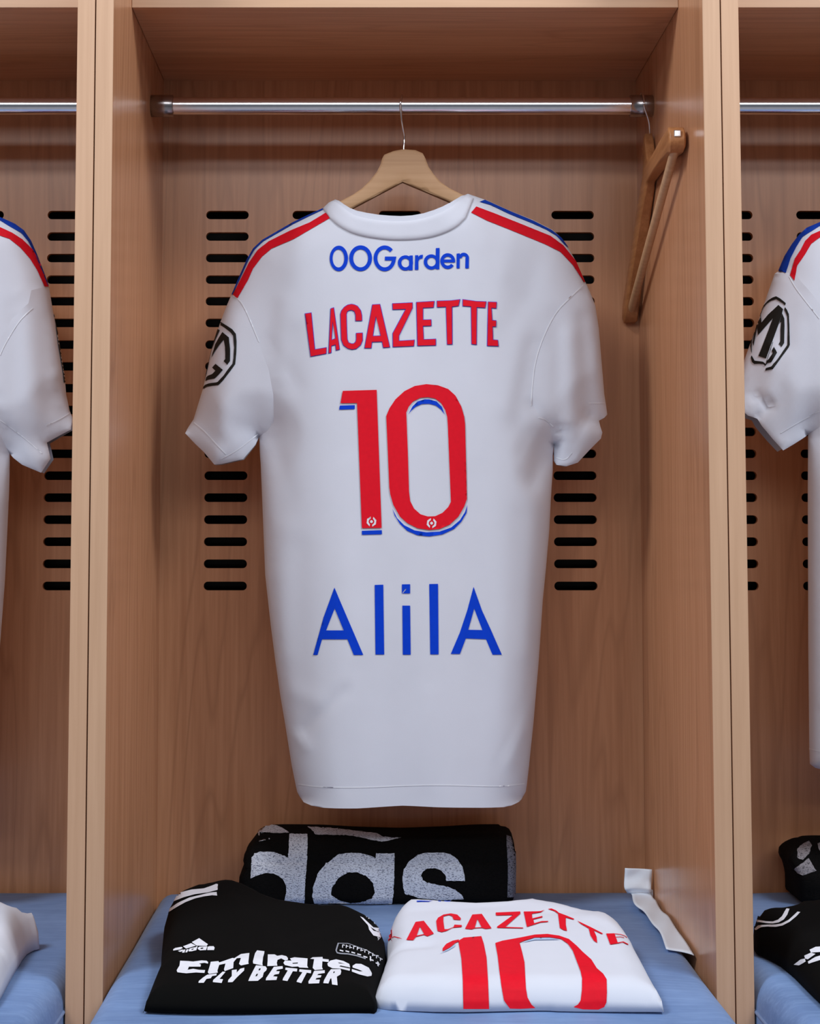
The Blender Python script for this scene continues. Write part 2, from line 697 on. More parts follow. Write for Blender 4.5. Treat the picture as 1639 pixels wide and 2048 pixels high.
# ------------------------------------------------------------------ bench cushions
def build_cushion():
    x0, x1, y0, y1 = XL + 0.002, XR - 0.002, -0.205, YB - 0.003
    z1 = Z_SEAT
    z0 = Z_SEAT - CUSH_T
    root = thing('bench_cushion', ((x0 + x1) / 2, 0.1, z0),
                 'slate blue bench cushion under the folded black and white jerseys', 'cushion', 'blue bench cushions')
    nx, ny = 62, 64
    R = 0.030
    vs, fs = [], []

    def prof(d):
        t = min(d / R, 1.0)
        return math.sqrt(max(0.0, 1 - (1 - t) ** 2))
    xs = sorted(set([x0 + R * (1 - math.cos(k / 8 * math.pi / 2)) for k in range(9)] +
                    list(np.linspace(x0 + R, x1 - R, nx)) + [x1 - R * (1 - math.cos(k / 8 * math.pi / 2)) for k in range(9)]))
    ys = sorted(set([y0 + R * (1 - math.cos(k / 8 * math.pi / 2)) for k in range(9)] +
                    list(np.linspace(y0 + R, y1 - R, ny)) + [y1 - R * (1 - math.cos(k / 8 * math.pi / 2)) for k in range(9)]))
    for y in ys:
        for x in xs:
            d = min(x - x0, x1 - x) * 1.4
            e = min(y - y0, (y1 - y) * 2.2)
            cx, cy = max(R - d, 0), max(R - e, 0)
            dd = R - min(math.hypot(cx, cy), R)
            crown = 0.003 * (1 - ((x - (x0 + x1) / 2) / (x1 - x0) * 2) ** 4) * (1 - ((y - (y0 + y1) / 2) / (y1 - y0) * 2) ** 6)
            wav = 0.0012 * math.sin(x * 23 + y * 9) * math.sin(y * 17 - x * 5)
            # the round corner in plan
            xx, yy = x, y
            hyp = math.hypot(cx, cy)
            if hyp > R and y < 0.1:
                k = R / hyp
                xx = x + (cx - cx * k) * (1 if x < (x0 + x1) / 2 else -1)
                yy = y + (cy - cy * k) * (1 if y < (y0 + y1) / 2 else -1)
            z = z1 - 0.003 - (R - 0.002) * (1 - prof(dd)) + (crown + wav) * prof(dd)
            vs.append((xx, yy, z))
    w = len(xs)
    h = len(ys)
    for j in range(h - 1):
        for i in range(w - 1):
            fs.append((j * w + i, j * w + i + 1, (j + 1) * w + i + 1, (j + 1) * w + i))
    # side walls and underside
    border = [i for i in range(w)] + [j * w + w - 1 for j in range(1, h)] + \
             [(h - 1) * w + i for i in range(w - 2, -1, -1)] + [j * w for j in range(h - 2, 0, -1)]
    b = len(vs)
    vs += [(vs[i][0], vs[i][1], z0) for i in border]
    k = len(border)
    for i in range(k):
        fs.append((border[i], b + i, b + (i + 1) % k, border[(i + 1) % k]))
    fs.append(tuple(range(b, b + k)))
    body = mesh('cushion_body', vs, fs, M_SEAT, root)
    loop = [Vector((vs[i][0], vs[i][1], z1 - 0.006 - R + 0.001)) for i in border]
    keep = [loop[0]]
    for p in loop[1:]:
        if (p - keep[-1]).length > 0.004:
            keep.append(p)
    v, f = tube(keep, 0.0021, 8, closed=True)
    mesh('piping', v, f, M_PIPE, root)
    return root


cushion = build_cushion()
for sx, lab in ((-1, 'slate blue cushion at the left photo edge, under the white folded garment'),
                (1, 'slate blue cushion at the right photo edge, under the second black jersey')):
    c = copy_tree(cushion)
    c.location.x += sx * PITCHX
    c['label'] = lab


# ------------------------------------------------------------------ printing on cloth
class Surf:
    def __init__(self, objs):
        vs, fs = [], []
        for o in objs:
            b = len(vs)
            org = ORG[o.name]
            vs += [v.co + org for v in o.data.vertices]
            fs += [tuple(b + i for i in p.vertices) for p in o.data.polygons]
        self.t = BVHTree.FromPolygons(vs, fs)

    def hit(self, px, py, fallback):
        d = ray(px, py).normalized()
        loc, nrm, i, dist = self.t.ray_cast(EYE, d)
        if loc is None:
            p = fallback(px, py)
            loc, nrm, i, dist = self.t.find_nearest(p)
        if nrm.dot(d) > 0:
            nrm = -nrm
        return loc, nrm


def prints(name, pieces, surf, mat, parent, fallback, off=0.0008, step=5.0, jitter=0.0):
    V, T = cdt(pieces, step, jitter=jitter)
    vs = []
    for x, y in V:
        p, n = surf.hit(x, y, fallback)
        vs.append(p + n * off)
    tris = []
    for t in T:
        a, b, c = (vs[i] for i in t)
        if max((a - b).length, (b - c).length, (c - a).length) < 0.05:
            tris.append(tuple(int(i) for i in t)[::-1])
    return mesh(name, vs, tris, mat, parent)


# ------------------------------------------------------------------ hanging jerseys
YSH = 0.312


def hang_shirt(root, outline, opens, seams, T0=0.036, R0=0.055, wr=(), step=0.0075, neck=None, Y=YSH, cuff=0.30):
    """outline in px; opens: index pairs of outline edges that are open (hem, neck, cuffs);
    seams: {'sleeve': (cut line px, polygon px)}; wr: wrinkles (x0,y0,x1,y1,width px,amp mm)"""
    P2 = lambda p: (lambda v: (v.x, v.z))(atY(p[0], p[1], Y))
    out = [P2(p) for p in outline]
    n = len(out)
    open_idx = set()
    for a, b in opens:
        i = a
        while i != b:
            open_idx.add(i)
            i = (i + 1) % n
    cl = []
    for i in range(n):
        if i not in open_idx:
            cl.append((np.array(out[i]), np.array(out[(i + 1) % n])))
    A = [c[0] for c in cl]
    B = [c[1] for c in cl]
    lines = [[P2(p) for p in s[0]] for s in seams]
    V, T = cdt([[out]], step, extra_lines=lines, rings=(0.0012, 0.0045))
    d = seg_dist(V, np.array(A), np.array(B))
    t = np.clip(d / R0, 0, 1)
    pr = np.sqrt(np.clip(1 - (1 - t) ** 2, 0, 1))
    # the sleeve openings lie flatter than the rest of the shirt
    for a, b in opens[1:2] + opens[3:4]:
        seg = [(np.array(out[i % n]), np.array(out[(i + 1) % n])) for i in range(a, b)]
        dc = seg_dist(V, np.array([q[0] for q in seg]), np.array([q[1] for q in seg]))
        pr = pr * (cuff + (1 - cuff) * np.clip(dc / 0.055, 0, 1) ** 0.7)
    front = Y - T0 * pr
    back = Y + 0.8 * T0 * pr
    for w in wr:
        a = np.array(P2(w[0:2]))
        b = np.array(P2(w[2:4]))
        wd = w[4] / 1640.0
        ab = b - a
        L = ab.dot(ab) + 1e-12
        tt = ((V - a) @ ab) / L
        tc = np.clip(tt, 0, 1)
        q = V - (a + tc[:, None] * ab)
        dd = np.hypot(q[:, 0], q[:, 1])
        g = np.exp(-(dd / wd) ** 2) * w[5] * 0.0008 * np.clip(pr * 1.3, 0, 1)
        if len(w) > 6:
            g = g * (1 - 0.8 * tc)
        front = front - g
    # broad soft undulation of the hanging cloth
    und = 0.0022 * np.sin(V[:, 0] * 33 + 1.3 * np.sin(V[:, 1] * 5)) * np.clip(pr, 0, 1)
    und += 0.0015 * np.sin(V[:, 0] * 61 + V[:, 1] * 7 + 1.0)
    front = front + und * pr
    cen = V[T].mean(1)
    lab = np.zeros(len(T), int)
    for k, s in enumerate(seams):
        lab[inside(cen, [P2(p) for p in s[1]])] = k + 1
    nk = inside(cen, [P2(p) for p in neck]) if neck else np.zeros(len(T), bool)
    objs = []
    names = ['torso'] + [s[2] for s in seams]
    for k, nm in enumerate(names):
        tr = T[lab == k]
        used = np.unique(tr)
        mp = {int(u): i for i, u in enumerate(used)}
        vs = [(V[u][0], front[u], V[u][1]) for u in used]
        fs = [tuple(mp[int(i)] for i in t3) for t3 in tr]
        b = len(vs)
        vs += [(V[u][0], back[u], V[u][1]) for u in used]
        trb = T[(lab == k) & ~nk]
        fs += [tuple(b + mp[int(i)] for i in t3)[::-1] for t3 in trb]
        objs.append(mesh(nm, vs, fs, M_WHITE, root, merge=1e-5))
    return objs


# ---- middle jersey: silhouette in photograph pixels
zs3 = lambda pts: zz(350, 360, 3.2, pts)
zs4 = lambda pts: zz(800, 360, 3.2, pts)
neck_top = [(670, 399), (678, 407), (688, 416.5), (700, 425.5), (714, 432), (734, 437), (756, 440.5), (778, 442), (800, 442.5), (822, 441), (845, 437), (865, 431), (882, 424), (898, 415), (913, 404), (928, 391)]
r_shoulder = [(934, 388), (946, 392), (975, 402), (1019, 422), (1066, 441), (1103, 460), (1122, 476), (1138, 500), (1154, 528), (1169, 562),
              (1180, 586), (1190, 612), (1197, 657), (1203, 729), (1208, 788), (1214, 829)]
r_cuff = [(1207, 836), (1196, 842), (1198, 853), (1202, 866), (1199, 878), (1175, 902), (1153, 926), (1131, 933), (1112, 930)]
r_under = [(1107, 922), (1107, 890), (1105, 910), (1105, 940), (1103, 969), (1101, 1000), (1098, 1060), (1091, 1140), (1085, 1200), (1077, 1320), (1066, 1449), (1056, 1545), (1053, 1570), (1051, 1583), (1046, 1592)]
hem = [(1034, 1599), (1018, 1604), (1003, 1606), (960, 1606), (870, 1605), (804, 1603), (714, 1607), (648, 1607), (624, 1604.5), (608, 1600)]
l_side = [(599, 1593), (594, 1584), (591, 1570), (583, 1531), (570, 1449), (560, 1390), (550, 1320), (541, 1250), (530, 1150), (524, 1000), (521, 930), (519, 900), (518, 874)]
l_cuff = [(511, 890), (487, 919), (444, 929), (430, 930), (409, 905), (391, 888), (371, 867)]
l_shoulder = [(374, 858), (387, 838), (406, 776), (425, 691), (441, 643), (452, 614), (463, 588), (481, 547), (494, 519), (506, 497), (525, 480), (584, 446), (645, 417), (656, 406)]
OUT = neck_top + r_shoulder + r_cuff + r_under + hem + l_side + l_cuff + l_shoulder
i0 = 0
i_ns = len(neck_top) - 1
i_rc0 = len(neck_top) + len(r_shoulder) - 1
i_rc1 = i_rc0 + len(r_cuff) + 1
i_h0 = i_rc1 + len(r_under) - 1
i_h1 = i_h0 + len(hem) + 1
i_lc0 = i_h1 + len(l_side) - 1
i_lc1 = i_lc0 + len(l_cuff) + 1
OPENS = [(0, i_ns), (i_rc0, i_rc1), (i_h0, i_h1), (i_lc0, i_lc1)]
seam_r = [(1169, 562), (1146, 590), (1112, 622), (1086, 672), (1068, 727), (1063, 780), (1060, 815), (1074, 836), (1092, 850), (1107, 890)]
seam_l = [(463, 588), (480, 600), (490, 617), (500, 640), (520, 690), (540, 745), (549, 794), (549, 844), (536, 862), (518, 874)]
poly_r = seam_r + [(1107, 925), (1125, 945), (1260, 945), (1260, 562)]
poly_l = seam_l + [(518, 940), (340, 940), (340, 588)]
NECKB = [(640, 380), (960, 380), (930, 440), (870, 520), (803, 545), (735, 520), (675, 440)]
WR = [
    # under-arm creases, left
    (550, 850, 549, 745, 9, -3.0), (552, 846, 520, 872, 9, -3.5), (545, 870, 585, 1000, 16, -2.6, 1), (528, 890, 545, 1060, 10, 2.0, 1),
    (570, 610, 560, 760, 18, 2.5), (600, 470, 590, 640, 26, 2.5), (536, 690, 600, 780, 14, -1.5),
    (440, 820, 520, 850, 16, 2.0), (400, 860, 470, 900, 12, -1.8), (470, 650, 455, 800, 18, 2.0),
    # left sleeve cuff fold
    (430, 925, 520, 860, 10, 3.0), (385, 850, 440, 912, 10, 1.8),
    # right sleeve: long folds and the curled cuff
    (1060, 815, 1105, 860, 8, -4.0), (1105, 858, 1130, 861, 6, -4.0), (1114, 864, 1113, 905, 7, -5.0), (1113, 905, 1130, 917, 6, -4.0),
    (1130, 917, 1146, 900, 5, -3.0), (1135, 870, 1131, 680, 15, 3.0), (1108, 640, 1112, 830, 14, -2.4), (1160, 640, 1172, 820, 14, -2.6),
    (1172, 833, 1200, 842, 6, -7.0), (1172, 832, 1150, 860, 9, -3.0), (1186, 855, 1150, 905, 10, 2.4), (1190, 700, 1200, 822, 9, 2.4),
    (1060, 700, 1030, 860, 20, -2.6), (1045, 640, 1005, 820, 20, 2.2), (1080, 860, 1040, 930, 18, 3.2), (1085, 905, 1060, 970, 9, -2.6), (1096, 870, 1075, 900, 8, -3.0),
    (1020, 480, 985, 640, 22, 2.0), (1075, 510, 1040, 640, 20, -2.0), (960, 500, 1000, 560, 14, 1.2),
    # body
    (575, 1060, 560, 1300, 24, 2.4), (600, 1100, 610, 1450, 26, -1.6), (1060, 1000, 1050, 1300, 22, 2.2), (1030, 1040, 1020, 1420, 24, -1.4),
    (610, 1455, 690, 1375, 10, -2.6), (560, 1440, 615, 1490, 9, 2.6), (590, 1380, 640, 1400, 18, 1.8), (1010, 1520, 1080, 1360, 12, 2.4), (990, 1530, 1060, 1380, 8, -1.2),
    (860, 1380, 850, 1560, 16, 1.2), (720, 1340, 700, 1560, 22, -1.2), (900, 520, 940, 590, 20, -0.8), (700, 940, 690, 1240, 26, 1.0), (940, 960, 960, 1240, 26, -1.0),
]


def shirt_root(cx, label):
    return thing('hanging_jersey', (cx, YSH, Z_RAIL - 0.75), label, 'jersey', 'white jerseys hanging from the rails')


FB = lambda px, py: atY(px, py, YSH)
j0 = shirt_root(atY(803, 900, YSH).x, 'white football jersey hanging in the middle locker, red name and large number 10')
objs = hang_shirt(j0, OUT, OPENS, [(seam_r, poly_r, 'sleeve'), (seam_l, poly_l, 'sleeve')], wr=WR, neck=NECKB)
SF = Surf(objs)
torso0, sleeveR0, sleeveL0 = objs

# collar: a ribbed band with its own thickness
def collar_on(root, top, low, surf, dx=0, dy=0):
    loop = chaikin([(x + dx, y + dy) for x, y in top], 2, False) + chaikin([(x + dx, y + dy) for x, y in low[::-1]], 2, False)
    V, T = cdt([[loop]], 4.0, rings=(1.0, 2.4))
    A = np.array(resample(loop, 4.0))
    Bq = np.roll(A, -1, 0)
    d = seg_dist(V, A, Bq)
    t = np.clip(d / 9.0, 0, 1)
    pr = np.sqrt(1 - (1 - t) ** 2)
    vs = []
    for (x, y), k in zip(V, pr):
        p, nn = surf.hit(x, y, FB)
        vs.append(p + Vector((0, -1, 0.15)).normalized() * (0.0004 + 0.0032 * float(k)))
    return mesh('collar', vs, [tuple(int(i) for i in t3)[::-1] for t3 in T], M_WHITE, root)


col_top = [(668, 400)] + neck_top[1:-1] + [(929, 392)]
col_low = [(645, 418), (659, 437), (678, 454), (709, 470), (756, 479), (803, 482), (862, 477), (909, 459), (931, 437), (948, 402)]
collar_on(j0, [(645, 417), (656, 406), (664, 401)] + col_top[1:] + [(935, 390), (947, 397)], col_low[1:-1], SF)

# shoulder stripes
stripe = lambda nm, loop, m, root, surf: prints(nm, [[loop]], surf, m, root, FB, 0.0009, 4.0)
stripe('shoulder_stripe', zs3([(965, 212), (860, 275), (740, 325), (600, 395), (530, 450), (475, 530), (430, 620), (372, 738), (402, 758), (470, 640), (500, 570), (560, 490), (620, 440), (760, 380), (880, 310), (992, 245)]), M_REDC, j0, SF)['label'] = 'red stripe'
stripe('shoulder_stripe', zs3([(946, 184), (850, 228), (750, 276), (560, 386), (502, 440), (462, 510), (422, 600), (364, 735), (371, 736), (431, 604), (471, 517), (509, 449), (567, 394), (756, 285), (853, 237), (949, 191)]), M_BLUEC, j0, SF)['label'] = 'blue stripe'
stripe('shoulder_stripe', zs4([(485, 172), (600, 215), (800, 295), (960, 360), (1040, 420), (1120, 520), (1180, 655), (1172, 655), (1100, 545), (1020, 460), (920, 410), (700, 320), (550, 260), (452, 210)]), M_REDC, j0, SF)['label'] = 'red stripe'
stripe('shoulder_stripe', zs4([(506, 142), (540, 130), (700, 202), (850, 264), (968, 324), (1028, 372), (1078, 440), (1048, 414), (996, 358), (928, 318), (830, 274), (700, 222), (575, 162)]), M_BLUEC, j0, SF)['label'] = 'blue stripe'

# upper sponsor lettering
za = lambda pts: zz(640, 470, 5.122, pts)
G_out = ellipse(660, 240, 113, 132, -43, -352, 36, False)
G_in = ellipse(660, 240, 75, 92, -345, -43, 36, False)
sp = [[za(ellipse(191, 241, 94, 131)), za(ellipse(187, 241, 60, 92))],
      [za(ellipse(414, 239, 117, 132)), za(ellipse(414, 240, 76, 92))],
      [za(G_out + [(780, 222), (662, 222), (662, 262), (738, 262)] + G_in)],
      [za(ellipse(872, 287, 78, 78)), za(ellipse(872, 287, 42, 45))], [za([(912, 212), (948, 210), (946, 362), (908, 363)])],
      [za([(972, 208), (1005, 208), (1005, 358), (968, 358)])], [za([(1000, 232), (1020, 207), (1052, 202), (1048, 240), (1020, 246), (1003, 275)])],
      [za(ellipse(1138, 277, 78, 78)), za(ellipse(1140, 277, 44, 45))], [za([(1185, 135), (1223, 133), (1220, 352), (1182, 352)])],
      [za(ring(1306, 268, (76, 81), (42, 46), 36, 370))], [za(rect(1245, 1380, 252, 282))],
      [za([(1397, 192), (1430, 188), (1428, 343), (1396, 343)])], [za(ring(1470, 238, (53, 56), (20, 22), 180, 360))], [za([(1487, 236), (1523, 236), (1521, 343), (1485, 343)])]]
prints('sponsor_print', sp, SF, M_BLUE, j0, FB, 0.0009, 5.0)

# name lettering: red with a fine blue outline
zb = lambda pts: zz(600, 590, 7.805, pts)
zc = lambda pts: zz(800, 590, 7.805, pts)
NAME = [
    [zb([(70, 288), (178, 272), (235, 845), (415, 815), (413, 920), (160, 968)])],
    [zb([(470, 210), (528, 192), (622, 855), (555, 872), (545, 785), (492, 800), (490, 905), (437, 918)]), zb([(512, 410), (545, 675), (497, 695)])],
    [zb([(970, 408), (968, 320), (950, 240), (900, 172), (850, 148), (800, 138), (740, 150), (685, 185), (640, 240), (622, 300), (628, 500), (635, 700), (670, 790), (740, 840), (810, 858), (880, 845), (950, 785), (980, 710), (978, 587), (868, 592), (870, 690), (860, 730), (830, 755), (800, 755), (760, 740), (740, 690), (732, 500), (728, 300), (740, 265), (765, 248), (800, 242), (840, 262), (858, 310), (860, 410)])],
    [zb([(1122, 148), (1248, 140), (1405, 820), (1292, 830), (1272, 735), (1125, 740), (1115, 835), (998, 835)]), zb([(1188, 330), (1250, 632), (1140, 636)])],
    [zb([(1433, 130), (1756, 115), (1756, 207), (1545, 640), (1545, 712), (1788, 698), (1776, 803), (1440, 818), (1437, 598), (1635, 228), (1437, 235)])],
    [zc([(245, 110), (538, 92), (525, 200), (360, 208), (360, 383), (487, 380), (490, 487), (360, 492), (370, 690), (560, 682), (560, 792), (262, 800)])],
    [zc([(568, 90), (800, 82), (940, 65), (915, 175), (815, 190), (818, 775), (728, 778), (710, 192), (570, 198)])],
    [zc([(970, 65), (1190, 95), (1347, 100), (1328, 208), (1200, 200), (1195, 782), (1108, 772), (1100, 188), (970, 178)])],
    [zc([(1365, 103), (1508, 108), (1500, 215), (1428, 210), (1438, 390), (1500, 395), (1497, 500), (1445, 500), (1450, 695), (1525, 700), (1535, 805), (1350, 800)])],
]
nm_red = [[inset(p[0], 1.0)] + [inset(h, -1.0) for h in p[1:]] for p in NAME]
npr = prints('name_print', nm_red, SF, M_RED, j0, FB, 0.0014, 5.0)
prints('letter_outline', NAME, SF, M_BLUE, npr, FB, 0.0008, 5.0)['label'] = 'blue letter outline'

# number
zd = lambda pts: zz(600, 740, 3.4133, pts)
ZERO_O = [(587, 315), (610, 260), (650, 200), (710, 145), (780, 110), (860, 97), (940, 105), (1010, 130), (1060, 175), (1100, 250), (1120, 320), (1126, 370), (1132, 620), (1138, 880), (1120, 930), (1080, 1000), (1020, 1055), (950, 1085), (880, 1092), (800, 1080), (730, 1045), (680, 1000), (635, 920), (615, 850), (608, 800), (598, 560)]
ZERO_I = [(723, 290), (740, 250), (770, 215), (820, 190), (870, 186), (920, 195), (960, 225), (990, 275), (1003, 320), (1007, 370), (1017, 620), (1028, 900), (1010, 935), (970, 975), (920, 998), (870, 1000), (820, 985), (775, 945), (750, 895), (742, 830), (735, 600)]
NUM = [[zd([(290, 143), (522, 136), (556, 1078), (420, 1080), (388, 226), (275, 227)])], [zd(ZERO_O), zd(ZERO_I)]]
num = prints('number_print', NUM, SF, M_RED, j0, FB, 0.0014, 5.0)
BL = [[zd([(270, 243), (373, 240), (372, 267), (266, 271)])], [zd([(420, 1098), (557, 1093), (558, 1121), (421, 1125)])],
      [zd([(738, 303), (765, 250), (800, 215), (850, 200), (880, 201), (930, 215), (965, 250), (986, 305), (960, 270), (925, 243), (880, 231), (830, 233), (790, 250), (760, 275)])],
      [zd([(628, 945), (660, 1010), (710, 1060), (780, 1095), (860, 1108), (950, 1103), (1030, 1075), (1090, 1025), (1125, 970), (1141, 920), (1135, 975), (1100, 1035), (1050, 1085), (970, 1122), (880, 1136), (800, 1128), (730, 1098), (680, 1050), (645, 995)])]]
for pc_ in BL:
    prints('number_shadow', [pc_], SF, M_BLUE, num, FB, 0.0010, 7.0)['label'] = 'blue drop edge of the number'
for cx, cy in ((486, 1035), (895, 1046)):
    hexa = lambda r, a0, a1, n: [(cx + r * math.cos(math.radians(a0 + (a1 - a0) * i / n)), cy + r * math.sin(math.radians(a0 + (a1 - a0) * i / n))) for i in range(n + 1)]
    pc = []
    for a in (0, 180):
        pc.append([zd(hexa(35, a - 68, a + 82, 3) + hexa(20, a - 60, a + 74, 6)[::-1])])
    pc.append([zd(ellipse(cx, cy, 10, 10, n=14))])
    prints('league_mark', pc, SF, M_WPRINT, num, FB, 0.0019, 3.0)['label'] = 'white hexagonal mark'

# lower sponsor lettering
AL = [[zd([(234, 1485), (330, 1712), (430, 1945), (365, 1945), (322, 1838), (150, 1838), (120, 1945), (90, 1945), (160, 1690), (200, 1580)]), zd([(236, 1628), (297, 1777), (178, 1777)])],
      [zd([(508, 1467), (567, 1465), (573, 1942), (513, 1942)])],
      [zd([(694, 1463), (750, 1462), (750, 1525), (694, 1525)]), zd([(698, 1519), (720, 1491), (725, 1496), (702, 1523)])],
      [zd([(697, 1608), (750, 1608), (754, 1943), (700, 1943)])],
      [zd([(880, 1461), (940, 1460), (944, 1941), (887, 1941)])],
      [zd([(1183, 1480), (1240, 1640), (1300, 1770), (1375, 1943), (1312, 1943), (1268, 1838), (1130, 1832), (1090, 1938), (1027, 1938), (1090, 1790), (1140, 1640)]), zd([(1187, 1628), (1243, 1775), (1147, 1773)])]]
prints('sponsor_print', AL, SF, M_BLUE, j0, FB, 0.0009, 7.0)

# sleeve emblem, left sleeve
ze = lambda pts: zz(390, 620, 11.38, pts)
EMB = [[ze([(575, 262), (700, 340), (850, 440), (930, 545), (945, 700), (940, 950), (915, 1235), (800, 1400), (640, 1610), (540, 1710), (420, 1725), (280, 1750), (190, 1800), (205, 1745), (240, 1705), (330, 1670), (490, 1650), (520, 1640), (650, 1500), (760, 1340), (855, 1220), (875, 1100), (890, 850), (870, 590), (800, 500), (680, 410), (555, 325)])],
       [ze([(632, 505), (775, 628), (803, 900), (800, 1165), (737, 1250), (658, 1165), (695, 1120), (690, 850), (660, 680), (560, 800), (450, 960), (385, 1080), (362, 1160), (405, 1000), (470, 780), (560, 620)])],
       [ze([(475, 1228), (640, 1365), (540, 1480), (455, 1560), (300, 1590), (245, 1620), (265, 1540), (300, 1500), (400, 1460), (470, 1385), (400, 1310)])],
       [ze([(525, 435), (570, 465), (470, 680), (400, 880), (330, 1150), (262, 1450), (225, 1620), (258, 1420), (340, 1090), (435, 725)])]]
prints('sleeve_emblem', EMB, SF, M_INK, sleeveL0, FB, 0.0009, 3.0)['label'] = 'black octagonal emblem'

# hem and seam stitching, slightly raised; their highlight is painted in as a brighter white
M_SEAM = cloth('stitching_highlight', srgb(226, 230, 240))


def seam(name, pts, w, surf, parent, mat=M_SEAM):
    p = chaikin(pts, 2, False)
    return prints(name, [[stroke(resample(p, 6, False), w)]], surf, mat, parent, FB, 0.0005, 5.0)


seam('hem_seam', [(596, 1568), (640, 1574), (720, 1575), (803, 1571), (880, 1569), (1000, 1573), (1048, 1567)], 2.6, SF, torso0)
seam('hem_seam', [(388, 845), (410, 862), (436, 892), (452, 908)], 2.2, SF, sleeveL0)
seam('hem_seam', [(440, 918), (470, 903), (500, 880), (515, 868)], 2.2, SF, sleeveL0)
seam('armhole_seam', [(1165, 570), (1140, 594), (1110, 624), (1085, 674), (1068, 727), (1063, 780), (1061, 812)], 2.4, SF, torso0)
seam('armhole_seam', [(467, 592), (480, 600), (490, 617), (500, 640), (518, 684)], 2.2, SF, torso0)
seam('hem_seam', [(1075, 835), (1090, 838), (1106, 853)], 2.2, SF, sleeveR0)
seam('hem_seam', [(1112, 915), (1130, 921), (1143, 905)], 2.2, SF, sleeveR0)
seam('hem_seam', [(1176, 806), (1208, 806)], 2.0, SF, sleeveR0)


# ---- left neighbour: its right sleeve shows, the rest hangs outside the frame
def shift(pts, dx, dy=0):
    return [(x + dx, y + dy) for x, y in pts]


zl = lambda pts: zz(0, 400, 3.414, pts)
zr = lambda pts: zz(1250, 400, 3.414, pts)
DXL = -1087
l_rsh = shift(r_shoulder[:5], DXL, 0) + zl([(0, 120), (100, 165), (160, 208), (210, 280), (250, 370), (300, 500), (335, 598), (360, 750), (400, 950), (440, 1190), (452, 1330), (476, 1440)]) + [(146, 838)]
l_rcf = zl([(492, 1570), (410, 1615), (332, 1660), (357, 1770), (292, 1865), (160, 1810), (100, 1765)])
l_rud = zl([(67, 1732), (66, 1830), (62, 2000)]) + [(17, 1010), (10, 1160), (0, 1290), (-12, 1450), (-24, 1589)]
OUTL = shift(neck_top, DXL) + l_rsh + l_rcf + l_rud + shift(hem, DXL + 8) + shift(l_side + l_cuff + l_shoulder, DXL)
a = len(neck_top)
b = a + len(l_rsh) - 1
c = b + len(l_rcf) + 1
d = c + len(l_rud) - 1
e = d + len(hem) + 1
f_ = e + len(l_side) - 1
g_ = f_ + len(l_cuff) + 1
seam_lr = zl([(335, 598), (245, 640), (230, 730), (120, 840), (0, 1060)]) + [(-22, 780), (-26, 815), (0, 850), (19, 907)]
WRL = [(60, 600, 80, 850, 16, 2.2), (95, 640, 105, 830, 10, -2.0), (40, 620, 40, 820, 14, -1.6), (116, 756, 124, 790, 6, 4.0), (124, 772, 118, 800, 5, -4.0),
       (0, 845, 85, 905, 9, -2.5), (95, 880, 140, 850, 8, 2.0), (30, 480, 60, 560, 12, 1.5), (8, 800, 20, 900, 10, -2.5), (10, 950, 5, 1150, 10, 2.0)]
j1 = shirt_root(atY(803 + DXL, 900, YSH).x, 'white jersey sleeve and side seen at the left photo edge, left locker')
ol = hang_shirt(j1, OUTL, [(0, a - 1), (b, c), (d, e), (f_, g_)],
                [(seam_lr, seam_lr + [(60, 960), (220, 960), (220, 570)], 'sleeve'),
                 (shift(seam_l, DXL), shift(poly_l, DXL), 'sleeve')], wr=WRL, neck=shift(NECKB, DXL))
SL = Surf(ol)
collar_on(j1, [(645, 417), (656, 406), (664, 401)] + col_top[1:] + [(935, 390), (947, 397)], col_low[1:-1], SL, DXL)
stripe('shoulder_stripe', zl([(-140, 118), (0, 188), (80, 225), (150, 270), (220, 340), (270, 430), (328, 592), (300, 592), (250, 480), (200, 400), (130, 320), (60, 265), (0, 245), (-140, 178)]), M_REDC, j1, SL)['label'] = 'red stripe'
stripe('shoulder_stripe', zl([(-100, 85), (0, 121), (100, 166), (160, 210), (208, 280), (248, 370), (298, 500), (330, 590), (318, 575), (290, 500), (240, 385), (190, 285), (140, 225), (60, 180), (0, 142), (-100, 100)]), M_BLUEC, j1, SL)['label'] = 'blue stripe'
prints('sleeve_emblem', [[zl([(364, 765), (378, 850), (412, 1000), (440, 1180), (450, 1240), (432, 1250), (426, 1180), (395, 1000)])]], SL, M_INK, ol[1], FB, 0.0009, 3.0)['label'] = 'black emblem edge'
seam('armhole_seam', zl([(222, 738), (180, 775), (120, 840), (30, 990), (0, 1060)]), 2.2, SL, ol[0])
seam('hem_seam', zl([(310, 1540), (400, 1500), (480, 1450)]), 2.0, SL, ol[1])
seam('hem_seam', zl([(0, 1500), (140, 1600), (230, 1680), (285, 1730)]), 2.0, SL, ol[1])

# ---- right neighbour: its left sleeve and side show
DXR = 1090
r_lsd = [(1630, 1536), (1619, 1528), (1618, 1500), (1616, 1300), (1615, 1000), (1615, 900), (1615, 869)]
r_lcf = zr([(1130, 1672), (1055, 1715), (985, 1640), (905, 1545), (880, 1500), (815, 1478)]) + [(1470, 815)]
r_lsh = [(1466, 790), (1473, 765), (1487, 722)] + zr([(850, 985), (900, 850), (960, 670), (1018, 505), (1045, 485), (1090, 380), (1140, 300), (1190, 235), (1240, 190), (1324, 155)]) + shift(l_shoulder[-3:], DXR, -20)
r_sh2 = shift(r_shoulder, DXR, -20)
r_cf2 = shift(r_cuff, DXR, -20)
r_ud2 = shift(r_under, DXR, -20)
hem2 = shift(hem[:-1], DXR, -66)
OUTR = shift(neck_top, DXR, -20) + r_sh2 + r_cf2 + r_ud2[:-2] + [(2142, 1500), (2140, 1520)] + hem2 + r_lsd + r_lcf + r_lsh
a = len(neck_top)
b = a + len(r_sh2) - 1
c = b + len(r_cf2) + 1
